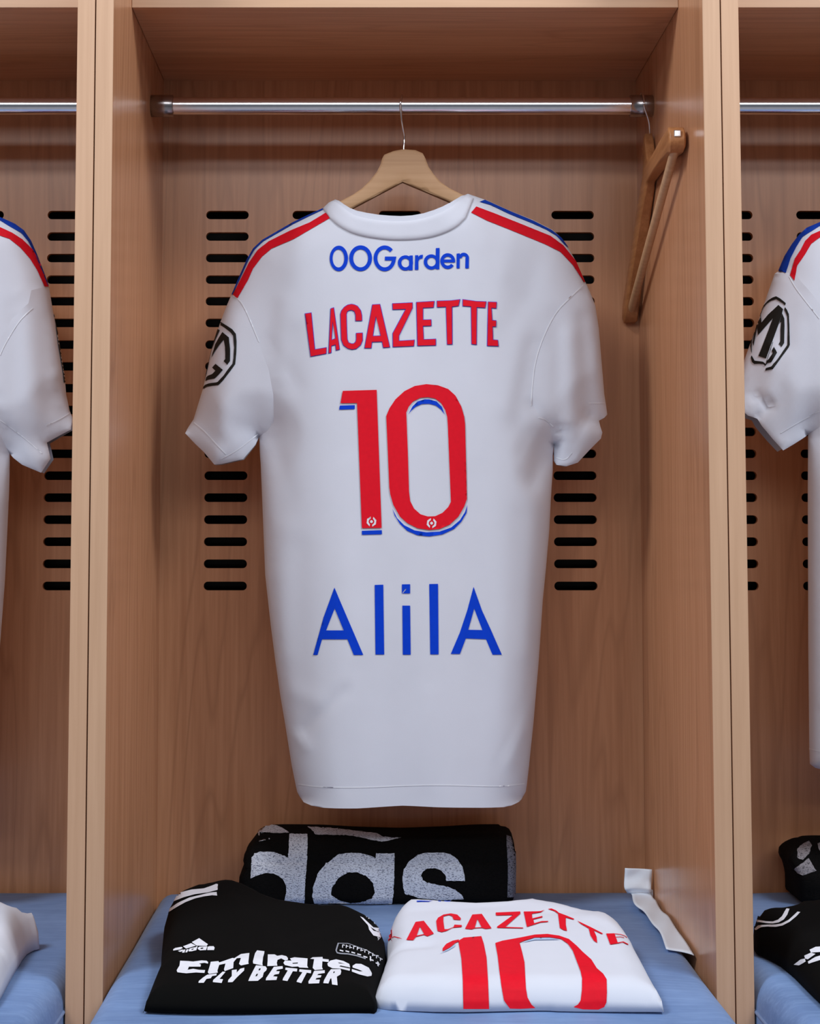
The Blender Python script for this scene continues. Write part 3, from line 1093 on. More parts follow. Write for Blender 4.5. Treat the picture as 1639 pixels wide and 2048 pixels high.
d = c + len(r_ud2) - 1
e = d + len(hem2) + 1
f_ = e + len(r_lsd) - 1
g_ = f_ + len(r_lcf) + 1
seam_rl = zr([(1018, 505), (1120, 520), (1155, 590), (1230, 690), (1324, 810)]) + [(1650, 700), (1656, 800), (1650, 840), (1615, 869)]
WRR = [(1560, 720, 1580, 860, 14, 1.8), (1600, 650, 1610, 830, 14, -1.8), (1535, 700, 1530, 800, 10, 2.5), (1497, 700, 1503, 790, 8, -3.0), (1500, 792, 1527, 812, 7, -7.0), (1527, 812, 1510, 835, 6, -6.0),
       (1560, 870, 1640, 830, 9, -2.0), (1590, 500, 1575, 560, 9, 2.0), (1625, 900, 1632, 1400, 14, 2.0), (1580, 560, 1560, 700, 12, -1.2), (1535, 745, 1532, 700, 3, 2.0)]
j2 = shirt_root(atY(803 + DXR, 900, YSH).x, 'white jersey with black octagonal sleeve emblem at the right photo edge')
orr = hang_shirt(j2, OUTR, [(0, a - 1), (b, c), (d, e), (f_, g_)],
                 [(seam_rl, seam_rl + [(1600, 960), (1440, 960), (1440, 540)], 'sleeve'),
                  (shift(seam_r, DXR, -20), shift(poly_r, DXR, -20), 'sleeve')], wr=WRR, neck=shift(NECKB, DXR, -20), cuff=0.5)
SR = Surf(orr)
collar_on(j2, [(645, 417), (656, 406), (664, 401)] + col_top[1:] + [(935, 390), (947, 397)], col_low[1:-1], SR, DXR, -20)
stripe('shoulder_stripe', zr([(1400, 122), (1324, 157), (1240, 193), (1190, 238), (1140, 303), (1090, 384), (1046, 487), (1098, 500), (1130, 400), (1170, 320), (1215, 250), (1324, 182), (1400, 150)]), M_BLUEC, j2, SR)['label'] = 'blue stripe'
stripe('shoulder_stripe', zr([(1400, 180), (1324, 215), (1270, 240), (1230, 280), (1200, 340), (1160, 400), (1125, 515), (1155, 552), (1175, 450), (1230, 370), (1270, 300), (1324, 260), (1400, 225)]), M_REDC, j2, SR)['label'] = 'red stripe'
zf = lambda pts: zz(1480, 580, 11.379, pts)
EM2 = [[zf([(436, 612), (484, 480), (545, 350), (640, 242), (740, 175), (820, 148), (900, 190), (1035, 300), (1022, 355), (960, 300), (820, 212), (700, 250), (600, 320), (525, 420), (472, 540)])],
       [zf([(1018, 390), (1060, 450), (1103, 550), (1115, 800), (1125, 1250), (1100, 1310), (960, 1500), (740, 1795), (568, 1838), (580, 1780), (710, 1740), (880, 1520), (1070, 1250), (1078, 900), (1068, 600), (1000, 445)])],
       [zf([(260, 1490), (330, 1610), (420, 1620), (520, 1635), (585, 1690), (568, 1730), (530, 1690), (430, 1680), (320, 1685), (270, 1640), (243, 1540)])],
       [zf([(312, 940), (328, 965), (275, 1150), (265, 1280), (272, 1450), (252, 1400), (236, 1280), (248, 1150)])],
       [zf([(870, 343), (975, 440), (950, 530), (880, 760), (590, 1560), (418, 1505), (750, 640), (410, 1030), (390, 850), (310, 1280), (288, 1200), (342, 950), (392, 740), (434, 614), (472, 570), (490, 745), (640, 560)])],
       [zf([(950, 530), (1000, 650), (1005, 800), (995, 1210), (935, 1298), (873, 1230), (910, 1165), (915, 900), (930, 720), (890, 760)])],
       [zf([(758, 1295), (832, 1425), (710, 1635), (620, 1665), (570, 1730), (600, 1620), (660, 1560), (740, 1440), (718, 1375)])],
       [zf(stroke([(745, 1190), (660, 1450), (595, 1640)], 9))]]
prints('sleeve_emblem', EM2, SR, M_INK, orr[1], FB, 0.0009, 3.0)['label'] = 'black octagonal emblem'
seam('armhole_seam', zr([(1120, 522), (1155, 590), (1230, 690), (1324, 810)]), 2.2, SR, orr[0])
seam('hem_seam', zr([(1060, 1590), (1190, 1510), (1324, 1440)]), 2.0, SR, orr[1])
seam('hem_seam', [(1618, 1497), (1628, 1500), (1650, 1505)], 2.2, SR, orr[0])


# ------------------------------------------------------------------ wooden hangers
def prism(loop, thick_fn, to3d, bev=0.0025, step=0.012):
    """a 2-D loop given thickness, rounded at its rim"""
    V, T = cdt([[loop]], step, rings=(bev * 0.3, bev))
    A = np.array(resample(loop, step))
    d = seg_dist(V, A, np.roll(A, -1, 0))
    t = np.clip(d / bev, 0, 1)
    pr = np.sqrt(np.clip(1 - (1 - t) ** 2, 0, 1))
    vs, fs = [], []
    for s in (-1, 1):
        b = len(vs)
        for (u, w), k in zip(V, pr):
            th = thick_fn(u)
            vs.append(to3d(u, w, s * (th - bev + bev * float(k))))
        for t3 in T:
            q = tuple(b + int(i) for i in t3)
            fs.append(q if s < 0 else q[::-1])
    # rim between the two faces
    n = len(A)
    b = len(vs)
    for u, w in A:
        th = thick_fn(u)
        vs.append(to3d(u, w, -(th - bev)))
    for u, w in A:
        th = thick_fn(u)
        vs.append(to3d(u, w, th - bev))
    for i in range(n):
        j = (i + 1) % n
        fs.append((b + i, b + j, b + n + j, b + n + i))
    return vs, fs


zh = lambda pts: zz(660, 180, 5.463, pts)
H_UP = zh([(800, 655), (690, 675), (590, 715), (565, 760), (550, 820), (510, 900), (440, 990), (350, 1080), (250, 1150), (100, 1228)]) + [(640, 424), (580, 452), (530, 482)]
H_LOW = [(522, 496), (532, 508), (580, 487), (640, 456)] + zh([(195, 1325), (500, 1163), (790, 1010), (1080, 1133), (1355, 1250)]) + [(980, 441), (1040, 467), (1085, 489)]
H_RT = [(1097, 480), (1094, 466), (1040, 444), (980, 418)] + zh([(1440, 1150), (1300, 1080), (1200, 1010), (1130, 930), (1075, 850), (1040, 760), (1010, 700), (930, 665)])
hloop = [(lambda v: (v.x, v.z))(atY(p[0], p[1], YR)) for p in H_UP + H_LOW + H_RT]
hz = atY(807, 300, YR)
hang = thing('clothes_hanger', (hz.x, YR, hz.z - 0.12), 'pale wooden hanger inside the collar of the middle jersey', 'hanger', 'wooden hangers carrying jerseys')
v, f = prism(hloop, lambda u: 0.0065, lambda u, w, t: Vector((u, YR + t, w)))
mesh('hanger_arms', v, f, M_HANG, hang, merge=1e-6)
rr = 0.0108 + 0.0019
nk = atY(807, 301, YR)
pA = atY(808, 272, YR)
pB = atY(803, 243, YR - 0.010)
hk = [nk - Vector((0, 0, 0.006)), nk + Vector((0, 0, 0.004)), pA, pB]
hx = atY(800, 215, YR).x
for k in range(0, 9):
    a_ = math.radians(190 - 25 * k)
    hk.append(Vector((hx + 0.0006 * k, YR + rr * math.cos(a_), Z_RAIL + rr * math.sin(a_))))
v, f = tube(smooth_path(hk, 5), 0.0014, 10)
mesh('hook', v, f, M_WIRE, hang)
for dx, lab in ((DXL / 1640.0, 'wooden hanger carrying the white jersey at the left photo edge'),
                (DXR / 1640.0, 'wooden hanger carrying the emblem jersey at the right photo edge')):
    c = copy_tree(hang)
    c.location.x += dx
    if dx > 0:
        c.location.z += 0.0
    c['label'] = lab

# second hanger, turned flat against the right side board
N2 = atY(1299, 274, YR)
ROT = math.radians(22)
hx2 = 0.338


def h2(u, w, t):
    # u towards the room, w up, t across; turned up at its front end
    cu, cw = u * math.cos(ROT) - w * math.sin(ROT), u * math.sin(ROT) + w * math.cos(ROT)
    return Vector((N2.x - 0.003 - 0.006 * (abs(u) / 0.19) + t, YR - cu, N2.z + cw))


h2loop = [(0.0, 0.0), (0.010, -0.002), (0.0115, -0.02), (0.013, -0.036), (0.020, -0.050), (0.06, -0.068), (0.12, -0.092), (0.18, -0.119), (0.192, -0.124), (0.198, -0.134), (0.195, -0.146), (0.184, -0.151),
          (0.12, -0.118), (0.05, -0.086), (0.0, -0.066), (-0.05, -0.086), (-0.12, -0.122), (-0.184, -0.157), (-0.193, -0.155), (-0.195, -0.143), (-0.18, -0.130), (-0.12, -0.098), (-0.06, -0.062), (-0.022, -0.044), (-0.013, -0.034), (-0.0115, -0.02), (-0.010, -0.002)]
hg2 = thing('clothes_hanger', (N2.x, YR, N2.z - 0.25), 'empty wooden trouser hanger turned against the right side board', 'hanger')
v, f = prism(h2loop, lambda u: 0.0058 + 0.0035 * min(1, abs(u) / 0.19), h2, 0.002)
mesh('hanger_arms', v, f, M_HANG2, hg2, merge=1e-6)
ba, bb = h2(0.186, -0.142, 0), h2(-0.186, -0.146, 0)
v, f = tube([ba, ba.lerp(bb, 0.5), bb], 0.0050, 16)
mesh('trouser_bar', v, f, M_HANG, hg2)
cl = h2(0.194, -0.135, 0)
bm = box_bm(cl.x - 0.004, cl.x + 0.004, cl.y - 0.0055, cl.y + 0.004, cl.z - 0.004, cl.z + 0.004, 0.0012, 2)
bm_obj('bar_clip', bm, M_WIRE, hg2)['label'] = 'chrome clip'
hk = [N2 + Vector((0, 0, -0.006)), N2 + Vector((0, 0, 0.004)), N2 + Vector((-0.002, -0.006, 0.018))]
hx = atY(1284, 213, YR).x
for k in range(0, 9):
    a_ = math.radians(200 - 25 * k)
    hk.append(Vector((hx - 0.0003 * k, YR + (0.0136 + 0.0019) * math.cos(a_), Z_RAIL + (0.0136 + 0.0019) * math.sin(a_))))
v, f = tube(smooth_path(hk, 5), 0.0013, 10)
mesh('hook', v, f, M_WIRE, hg2)


# ------------------------------------------------------------------ folded garments on the cushions
def pad(name, root, outl, Hfn, R, mat, wr=(), step=0.007, smoothit=1):
    """folded garment: outl = (px, py, height above cushion) of its rim; Hfn(x, y) = top height"""
    pts = []
    for px, py, h in outl:
        p = atZ(px, py, Z_SEAT + h)
        pts.append((p.x, p.y))
    loop = chaikin(pts, smoothit)
    V, T = cdt([[loop]], step, rings=(R * 0.06, R * 0.25))
    A = np.array(resample(loop, step))
    d = seg_dist(V, A, np.roll(A, -1, 0))
    t = np.clip(d / R, 0, 1)
    pr = np.sqrt(np.clip(1 - (1 - t) ** 2, 0, 1))
    H = np.array([Hfn(x, y) for x, y in V])
    top = H * pr
    for w in wr:
        a = atZ(w[0], w[1], Z_SEAT + 0.03)
        b = atZ(w[2], w[3], Z_SEAT + 0.03)
        a = np.array((a.x, a.y))
        b = np.array((b.x, b.y))
        ab = b - a
        tt = np.clip(((V - a) @ ab) / (ab.dot(ab) + 1e-12), 0, 1)
        q = V - (a + tt[:, None] * ab)
        g = np.exp(-(np.hypot(q[:, 0], q[:, 1]) / w[4]) ** 2) * w[5] * 0.001 * pr
        top = top + g
    vs = [(x, y, Z_SEAT + 0.0008 + max(float(h), 0)) for (x, y), h in zip(V, top)]
    fs = [tuple(int(i) for i in t3) for t3 in T]
    b0 = len(vs)
    vs += [(x, y, Z_SEAT + 0.0006) for x, y in V]
    fs += [tuple(b0 + int(i) for i in t3)[::-1] for t3 in T]
    return mesh(name, vs, fs, mat, root, merge=4e-4)


FZ = lambda px, py: atZ(px, py, Z_SEAT + 0.03)

# black jersey, middle locker
bo = [(286, 2003, .012), (286, 2014, .004), (293, 2021, .002), (432, 2024, .002), (626, 2024, .002), (735, 2023, .002), (752, 2020, .004), (756, 1990, .01), (764, 1935, .018), (771, 1895, .024), (773, 1860, .028),
      (765, 1840, .03), (735, 1828, .03), (712, 1820, .030), (690, 1815, .031), (640, 1816, .031), (590, 1812, .034), (555, 1800, .04), (520, 1780, .046), (485, 1762, .052), (440, 1755, .056), (406, 1762, .056), (373, 1772, .052),
      (337, 1794, .045), (327, 1810, .040), (324, 1840, .034), (321, 1905, .024), (312, 1934, .018)]
pf = atZ(400, 2015, Z_SEAT)
pb = atZ(420, 1768, Z_SEAT + 0.055)


def H_black(x, y):
    t = min(max((y - pf.y) / (pb.y - pf.y), 0), 1)
    side = 0.50 + 0.50 * min(max((-0.05 - x) / 0.11, 0), 1)      # the left shoulder is folded up higher
    return 0.022 + 0.036 * t * side


jb = thing('folded_jersey', tuple(atZ(520, 1930, Z_SEAT)), 'folded black jersey with white airline lettering on the middle blue cushion', 'jersey', 'folded black jerseys')
body = pad('body', jb, bo, H_black, 0.024, M_BLACK, wr=[(340, 1920, 740, 1915, .012, 1.5), (470, 1835, 560, 1900, .012, 1.6), (600, 1890, 700, 1860, .014, 1.4), (330, 1985, 740, 1992, .012, -1.5)])
SB = Surf([body])
zk = lambda pts: zz(330, 1860, 7.126, pts)
zL = lambda pts: zz(540, 1860, 6.829, pts)
z6 = lambda pts: zz(310, 1750, 6.556, pts)
z6b = lambda pts: zz(270, 1620, 3.092, pts)
pk = lambda nm, pcs, m, root, surf, step=3.0, off=0.0009: prints(nm, pcs, surf, m, root, FZ, off, step)
pk('shoulder_stripe', [[z6([(145, 350), (185, 300), (240, 270), (340, 235), (480, 200), (640, 185), (740, 150), (800, 125), (823, 130), (818, 205), (740, 225), (680, 240), (520, 262), (380, 300), (250, 350), (170, 395), (142, 425)])]], M_WPRINT, jb, SB)['label'] = 'white stripe'
pk('shoulder_stripe', [[z6([(112, 535), (150, 475), (300, 375), (450, 305), (600, 270), (720, 240), (806, 232), (813, 280), (750, 275), (640, 290), (520, 318), (400, 365), (250, 450), (150, 515)])]], M_WPRINT, jb, SB)['label'] = 'white stripe'
pk('shoulder_stripe', [[z6b([(1408, 638), (1440, 650), (1480, 680), (1545, 685), (1545, 700), (1480, 700), (1430, 670)])], [z6b([(1390, 662), (1410, 672), (1470, 730), (1545, 735), (1545, 752), (1490, 752), (1440, 720)])],
                        [z6b([(1435, 708), (1470, 750), (1530, 765), (1535, 778), (1510, 790), (1470, 780), (1445, 745)])]], M_WPRINT, jb, SB)['label'] = 'white stripes'
LOGO = [[zk([(485, 128), (610, 215), (590, 240), (450, 235), (380, 185)])], [zk([(370, 200), (440, 235), (300, 278), (255, 245)])],
        [zk([(120, 305), (122, 285), (150, 267), (235, 252), (252, 268), (215, 290)])], [zk([(185, 312), (250, 288), (258, 310), (215, 325)])],
        [zk([(262, 292), (290, 290), (275, 335), (240, 335)])], [zk([(305, 290), (335, 285), (315, 330), (288, 332)])],
        [zk([(335, 300), (350, 275), (400, 262), (438, 258), (444, 246), (463, 244), (445, 300), (380, 315), (335, 318)]), zk([(375, 285), (410, 274), (400, 292), (375, 297)])],
        [zk([(470, 262), (490, 250), (600, 245), (585, 298), (500, 303), (465, 285)]), zk([(505, 268), (545, 262), (540, 280), (505, 284)])],
        [zk([(605, 252), (630, 243), (690, 243), (705, 265), (695, 298), (600, 298)])]]
pk('maker_mark', LOGO, M_WPRINT, jb, SB)
EMI = [[zk([(215, 450), (330, 455), (400, 462), (520, 445), (590, 450), (612, 468), (610, 492), (560, 480), (500, 488), (480, 495), (510, 503), (505, 535), (340, 535), (320, 580), (400, 565), (480, 580), (570, 585), (560, 625), (440, 618), (300, 630), (175, 615), (165, 585), (205, 520)])],
       [zk([(650, 465), (760, 455), (770, 475), (960, 410), (985, 415), (1080, 355), (1200, 340), (1185, 470), (1190, 495), (1080, 518), (1052, 495), (1080, 410), (1020, 415), (975, 470), (970, 555), (850, 598), (838, 575), (860, 490), (770, 510), (745, 590), (750, 620), (625, 638), (608, 615), (640, 510)])],
       [zk([(1310, 302), (1415, 315), (1410, 350), (1395, 400), (1385, 490), (1390, 520), (1255, 490), (1250, 460), (1280, 345)])],
       [zL([(-32, 345), (60, 345), (95, 365), (160, 355), (220, 370), (242, 395), (240, 422), (200, 425), (150, 400), (100, 420), (90, 460), (98, 500), (-40, 505), (-35, 440)])],
       [zL([(270, 400), (330, 385), (510, 400), (505, 500), (520, 530), (400, 525), (380, 510), (300, 515), (200, 490), (180, 460), (200, 430), (290, 430)]), zL([(300, 462), (380, 455), (375, 470), (310, 474)])],
       [zL([(545, 405), (580, 385), (715, 380), (718, 405), (800, 415), (800, 450), (712, 440), (708, 520), (720, 550), (610, 560), (580, 530), (600, 410)])],
       [zL([(780, 470), (820, 430), (900, 412), (1000, 435), (1080, 475), (1092, 525), (960, 497), (945, 510), (1090, 540), (1085, 570), (960, 540), (850, 535), (790, 505)]), zL([(925, 455), (960, 458), (1020, 475), (940, 468)])],
       [zL([(1125, 500), (1170, 472), (1240, 475), (1340, 525), (1360, 560), (1380, 600), (1375, 635), (1320, 645), (1220, 620), (1115, 580), (1115, 545), (1220, 578), (1260, 575), (1200, 550), (1125, 525)])]]
pk('sponsor_print', EMI, M_WPRINT, jb, SB)
FLY = [[zk([(600, 650), (735, 632), (730, 660), (670, 670), (650, 700), (590, 710), (550, 765), (475, 765), (480, 740), (540, 690)])],
       [zk([(820, 605), (860, 610), (775, 710), (825, 715), (805, 768), (680, 755), (685, 725)])],
       [zk([(950, 585), (1020, 575), (1020, 620), (1070, 565), (1128, 550), (1125, 590), (1030, 680), (960, 755), (895, 758), (900, 725), (950, 670)])],
       [zk([(1295, 515), (1430, 530), (1450, 560), (1440, 590), (1405, 620), (1390, 680), (1320, 738), (1185, 740), (1200, 700), (1260, 580)]), zk([(1340, 560), (1365, 560), (1350, 588), (1328, 590)]), zk([(1300, 640), (1325, 635), (1310, 670), (1285, 675)])],
       [zL([(50, 515), (170, 505), (172, 540), (95, 555), (80, 575), (130, 575), (118, 612), (60, 622), (40, 645), (98, 650), (85, 695), (-60, 700), (-55, 670), (0, 590)])],
       [zL([(210, 525), (370, 540), (365, 580), (310, 575), (235, 710), (170, 700), (175, 675), (240, 565), (205, 555)])],
       [zL([(400, 548), (560, 562), (555, 605), (500, 595), (425, 738), (360, 720), (370, 695), (440, 590), (395, 580)])],
       [zL([(600, 572), (745, 562), (745, 600), (660, 612), (640, 630), (700, 630), (690, 660), (630, 670), (620, 690), (678, 690), (668, 740), (525, 745), (522, 715), (570, 640)])],
       [zL([(830, 548), (960, 545), (970, 580), (960, 620), (910, 650), (920, 765), (845, 755), (835, 670), (820, 680), (795, 743), (725, 738), (735, 700), (790, 600)]), zL([(865, 580), (885, 578), (875, 600), (860, 602)])]]
pk('slogan_print', FLY, M_WPRINT, jb, SB)
BADGE = [[zL(stroke([(932, 188), (915, 240), (900, 290), (915, 322), (960, 332), (1060, 338), (1180, 362), (1300, 402)], 18))],
         [zL(stroke([(930, 192), (1060, 194), (1120, 215), (1300, 282), (1450, 365), (1520, 410)], 9))]]
pk('patch_print', BADGE, M_GPRINT, jb, SB, 2.5)
LET = []
for i in range(11):
    t = i / 10
    x = 985 + t * 500
    y = 215 + 20 * t + 150 * t * t
    LET.append([zL([(x, y), (x + 11, y + 2), (x + 8, y + 46), (x - 3, y + 42)])])
    LET.append([zL([(x + 11, y + (i % 3) * 12), (x + 34, y + 6 + (i % 3) * 12), (x + 33, y + 15 + (i % 3) * 12), (x + 10, y + 10 + (i % 3) * 12)])])
for i in range(7):
    t = i / 6
    x = 950 + t * 480
    y = 284 + 40 * t + 130 * t * t
    LET.append([zL([(x, y), (x + 50, y + 14), (x + 48, y + 30), (x - 2, y + 16)])])
LET.append([zL([(1350, 370), (1368, 376), (1366, 440), (1352, 436)])])
LET.append([zL([(1448, 440), (1466, 446), (1466, 505), (1450, 500)])])
pk('patch_lettering', LET, M_WPRINT, jb, SB, 2.5, 0.0013)

# white jersey, middle locker
wo = [(747, 2004, .004), (750, 2013, .002), (787, 2018, .002), (898, 2022, .002), (1032, 2019, .002), (1092, 2018, .002), (1121, 2020, .002), (1250, 2021, .002), (1321, 2021, .002), (1329, 2013, .006), (1312, 1976, .012), (1294, 1935, .018), (1277, 1896, .025),
      (1255, 1843, .036), (1243, 1824, .042), (1228, 1810, .046), (1201, 1809, .046), (1165, 1807, .046), (1134, 1799, .047), (1090, 1794, .047), (1067, 1790, .047), (1032, 1795, .046), (987, 1798, .046), (934, 1799, .046), (854, 1791, .048), (827, 1786, .05), (804, 1785, .05),
      (782, 1803, .046), (772, 1834, .040), (773, 1870, .034), (771, 1888, .032), (767, 1905, .026), (762, 1932, .02)]
qf = atZ(1000, 2015, Z_SEAT)
qb = atZ(1000, 1800, Z_SEAT + 0.046)


def H_white(x, y):
    t = min(max((y - qf.y) / (qb.y - qf.y), 0), 1)
    return 0.027 + 0.021 * t


jw = thing('folded_jersey', tuple(atZ(1030, 1930, Z_SEAT)), 'folded white jersey with red number 10 on the middle blue cushion', 'jersey', 'folded white jerseys')
bodyw = pad('body', jw, wo, H_white, 0.024, M_WHITE, wr=[(760, 1990, 900, 1935, .020, 2.0), (772, 1905, 850, 1900, .010, -3.0), (1180, 1945, 1300, 2000, .012, 1.8), (1160, 1960, 1290, 2008, .010, -1.5), (1185, 1860, 1265, 1880, .010, 2.0), (1100, 1850, 1220, 1845, .012, -2.0),
                                                         (1210, 1830, 1310, 1985, .007, -2.2), (1130, 1800, 1220, 1815, .012, 1.5), (900, 1810, 1100, 1812, .012, 1.5), (1095, 2018, 1090, 1985, .006, -3.0), (830, 1850, 1000, 1842, .012, -1.2)])
SW = Surf([bodyw])
zg = lambda pts: zz(740, 1770, 5.463, pts)
zhh = lambda pts: zz(1000, 1770, 5.463, pts)
zi = lambda pts: zz(740, 1860, 5.463, pts)
NW = [[zg([(190, 505), (226, 440), (236, 572), (192, 632)])], [zg([(205, 592), (265, 563), (310, 575), (355, 595), (305, 583), (262, 572), (215, 594)])],
      [zg([(495, 410), (585, 398), (695, 538), (625, 568), (585, 552), (500, 574), (470, 610), (395, 607)]), zg([(542, 462), (588, 543), (508, 560)])],
      [zg([(720, 400), (740, 365), (800, 330), (880, 317), (950, 330), (990, 370), (985, 390), (910, 385), (895, 350), (860, 335), (800, 350), (798, 400), (810, 490), (850, 490), (910, 465), (920, 440), (1000, 445), (1000, 465), (900, 475), (830, 510), (780, 522), (735, 510), (725, 450)])],
      [zg([(1115, 330), (1218, 322), (1325, 480), (1260, 487), (1220, 476), (1140, 481), (1110, 492), (1035, 485)]), zg([(1170, 378), (1215, 468), (1142, 473)])],
      [zg([(1370, 308), (1638, 296), (1640, 320), (1475, 465), (1670, 472), (1670, 481), (1385, 475), (1385, 462), (1560, 335), (1372, 340)])],
      [zhh([(255, 297), (400, 295), (440, 292), (485, 278), (440, 306), (345, 322), (350, 372), (460, 345), (460, 360), (360, 384), (370, 425), (450, 402), (525, 400), (520, 410), (440, 417), (370, 440), (290, 465)])],
      [zhh([(518, 268), (560, 263), (610, 285), (640, 310), (720, 340), (807, 376), (800, 386), (715, 362), (715, 440), (728, 508), (690, 500), (650, 475), (640, 400), (630, 320), (590, 292)])],
      [zhh([(838, 396), (1000, 473), (1120, 536), (1110, 545), (1020, 502), (1050, 570), (1058, 640), (1020, 615), (985, 560), (965, 482), (880, 432)])],
      [zhh([(1155, 538), (1245, 535), (1280, 635), (1340, 623), (1397, 653), (1390, 660), (1335, 633), (1285, 645), (1200, 658)])],
      [zhh(stroke([(1243, 540), (1310, 545), (1350, 558), (1380, 578)], 6))], [zhh(stroke([(1262, 577), (1310, 572), (1350, 580)], 6))]]
nmw = pk('name_print', NW, M_RED, jw, SW, 3.5, 0.0008)
grow = [[inset(p[0], -0.7)] for p in NW[2:9]]
ONE = [(965, 125), (1020, 92), (1213, 75), (1240, 160), (1270, 310), (1285, 550), (1293, 760), (1297, 862), (1017, 862), (1013, 700), (1010, 560), (995, 320), (965, 150)]
N10 = [[zi(ONE)], [zi([(790, 210), (830, 160), (900, 125), (968, 112), (970, 132), (930, 150), (870, 200), (790, 240)])],
       [[(990, 1887.5), (1004, 1883), (1040, 1876.5), (1069, 1870.7), (1094, 1869.4), (1117.6, 1872.7), (1137, 1879.5), (1152.8, 1893), (1164.5, 1905), (1182, 1920.5), (1192.8, 1938), (1205.5, 1949), (1212.3, 1959.6), (1213, 1985), (1212, 2004.5), (1207.4, 2014), (1195.7, 2019),
         (1165, 2018.5), (1146, 2014), (1154.7, 2009), (1160.6, 2000.6), (1163, 1980), (1163.5, 1957.6), (1160.6, 1944), (1152.8, 1924), (1145, 1903), (1135, 1889), (1121.5, 1879.5), (1098, 1876), (1069, 1876.6), (1049, 1882.5), (1038.5, 1887), (1043.4, 1905), (1048.3, 1926), (1050, 1957.6),
         (1051, 1977), (1054, 1995), (1062, 2009), (1070, 2016), (1040, 2017.5), (1019, 2017), (1007, 2001), (1002, 1973.5), (998, 1942), (995, 1915)]]]
nb = pk('number_print', N10, M_RED, jw, SW, 4.0, 0.0009)
for pc_ in ([zi([(755, 268), (800, 245), (900, 190), (935, 160), (920, 190), (850, 232)])], [[(1043, 1887), (1069, 1877.5), (1098, 1877), (1121, 1880.5), (1098, 1881), (1069, 1881.5)]]):
    pk('number_shadow', [pc_], M_FAINT, nb, SW, 3.0)['label'] = 'pale blue drop edge'
CB = lambda pts: shift(zg(pts), 0, 4)
pk('sponsor_print', [[CB([(505, 158), (545, 156), (640, 160), (690, 150), (640, 167), (550, 167), (510, 169)])], [CB([(735, 135), (780, 145), (775, 160), (745, 157)])], [CB([(805, 145), (825, 130), (850, 140), (940, 155), (845, 160), (810, 157)])]], M_BLUE, jw, SW, 3.0)

# white garment at the left photo edge
lo = [(0, 1798, .05), (20, 1808, .045), (44, 1822, .040), (58, 1824, .036), (70, 1828, .034), (77, 1838, .030), (80, 1850, .025), (78, 1862, .020), (66, 1876, .014), (50, 1897, .008), (26, 1945, .004), (4, 1991, .002), (-14, 2020, .002), (-250, 2024, .002), (-280, 1990, .01), (-270, 1860, .03), (-230, 1800, .045), (-90, 1795, .05)]
jl = thing('folded_jersey', tuple(atZ(-80, 1920, Z_SEAT)), 'folded plain white garment at the left photo edge on the blue cushion', 'jersey', 'folded white jerseys')
pad('body', jl, lo, lambda x, y: 0.026 + 0.10 * max(min(y + 0.12, 0.24), 0), 0.026, M_WHITE, wr=[(-4, 1902, 30, 1878, .006, -5.0), (30, 1878, 52, 1850, .006, -6.0), (-30, 1835, 25, 1870, .012, 3.0), (-20, 1840, 30, 1836, .012, 3.0), (0, 1920, 30, 1880, .012, 3.0)])

# black jersey at the right photo edge
ro = [(1504, 1862, .012), (1507, 1842, .020), (1530, 1848, .024), (1552, 1845, .026), (1568, 1826, .034), (1576, 1812, .038), (1600, 1807, .040), (1640, 1795, .044), (1760, 1790, .045), (1960, 1800, .04), (1985, 1860, .03), (2000, 1990, .01), (1990, 2022, .002), (1740, 2026, .002), (1662, 2024, .002),
      (1640, 2004, .003), (1570, 1930, .005), (1530, 1905, .006), (1508, 1893, .008)]
jr = thing('folded_jersey', tuple(atZ(1760, 1920, Z_SEAT)), 'folded black jersey cut off by the right photo edge', 'jersey', 'folded black jerseys')
bodyr = pad('body', jr, ro, lambda x, y: 0.020 + 0.11 * max(min(y + 0.12, 0.24), 0), 0.022, M_BLACK)
SRJ = Surf([bodyr])
zr4 = lambda pts: zz(1400, 1450, 3.427, pts)
pk('shoulder_stripe', [[zr4([(370, 1328), (400, 1338), (450, 1347), (500, 1350), (535, 1338), (560, 1315), (575, 1285), (590, 1262), (610, 1265), (595, 1305), (572, 1338), (540, 1357), (500, 1364), (450, 1360), (400, 1352), (370, 1348)])]], M_WPRINT, jr, SRJ)['label'] = 'white stripe'
pk('shoulder_stripe', [[zr4([(374, 1400), (400, 1375), (460, 1371), (520, 1370), (565, 1362), (605, 1340), (640, 1308), (665, 1284), (684, 1287), (655, 1318), (610, 1355), (565, 1378), (520, 1386), (460, 1384), (420, 1387), (385, 1408)])]], M_WPRINT, jr, SRJ)['label'] = 'white stripe'
pk('maker_mark', [[zr4([(645, 1645), (690, 1610), (720, 1605), (725, 1625), (680, 1650)])], [zr4([(715, 1585), (760, 1565), (790, 1575), (740, 1610), (722, 1605)])], [zr4([(750, 1545), (790, 1526), (850, 1522), (850, 1560), (760, 1565)])], [zr4([(740, 1625), (790, 1595), (840, 1580), (840, 1610), (745, 1640)])]], M_WPRINT, jr, SRJ)

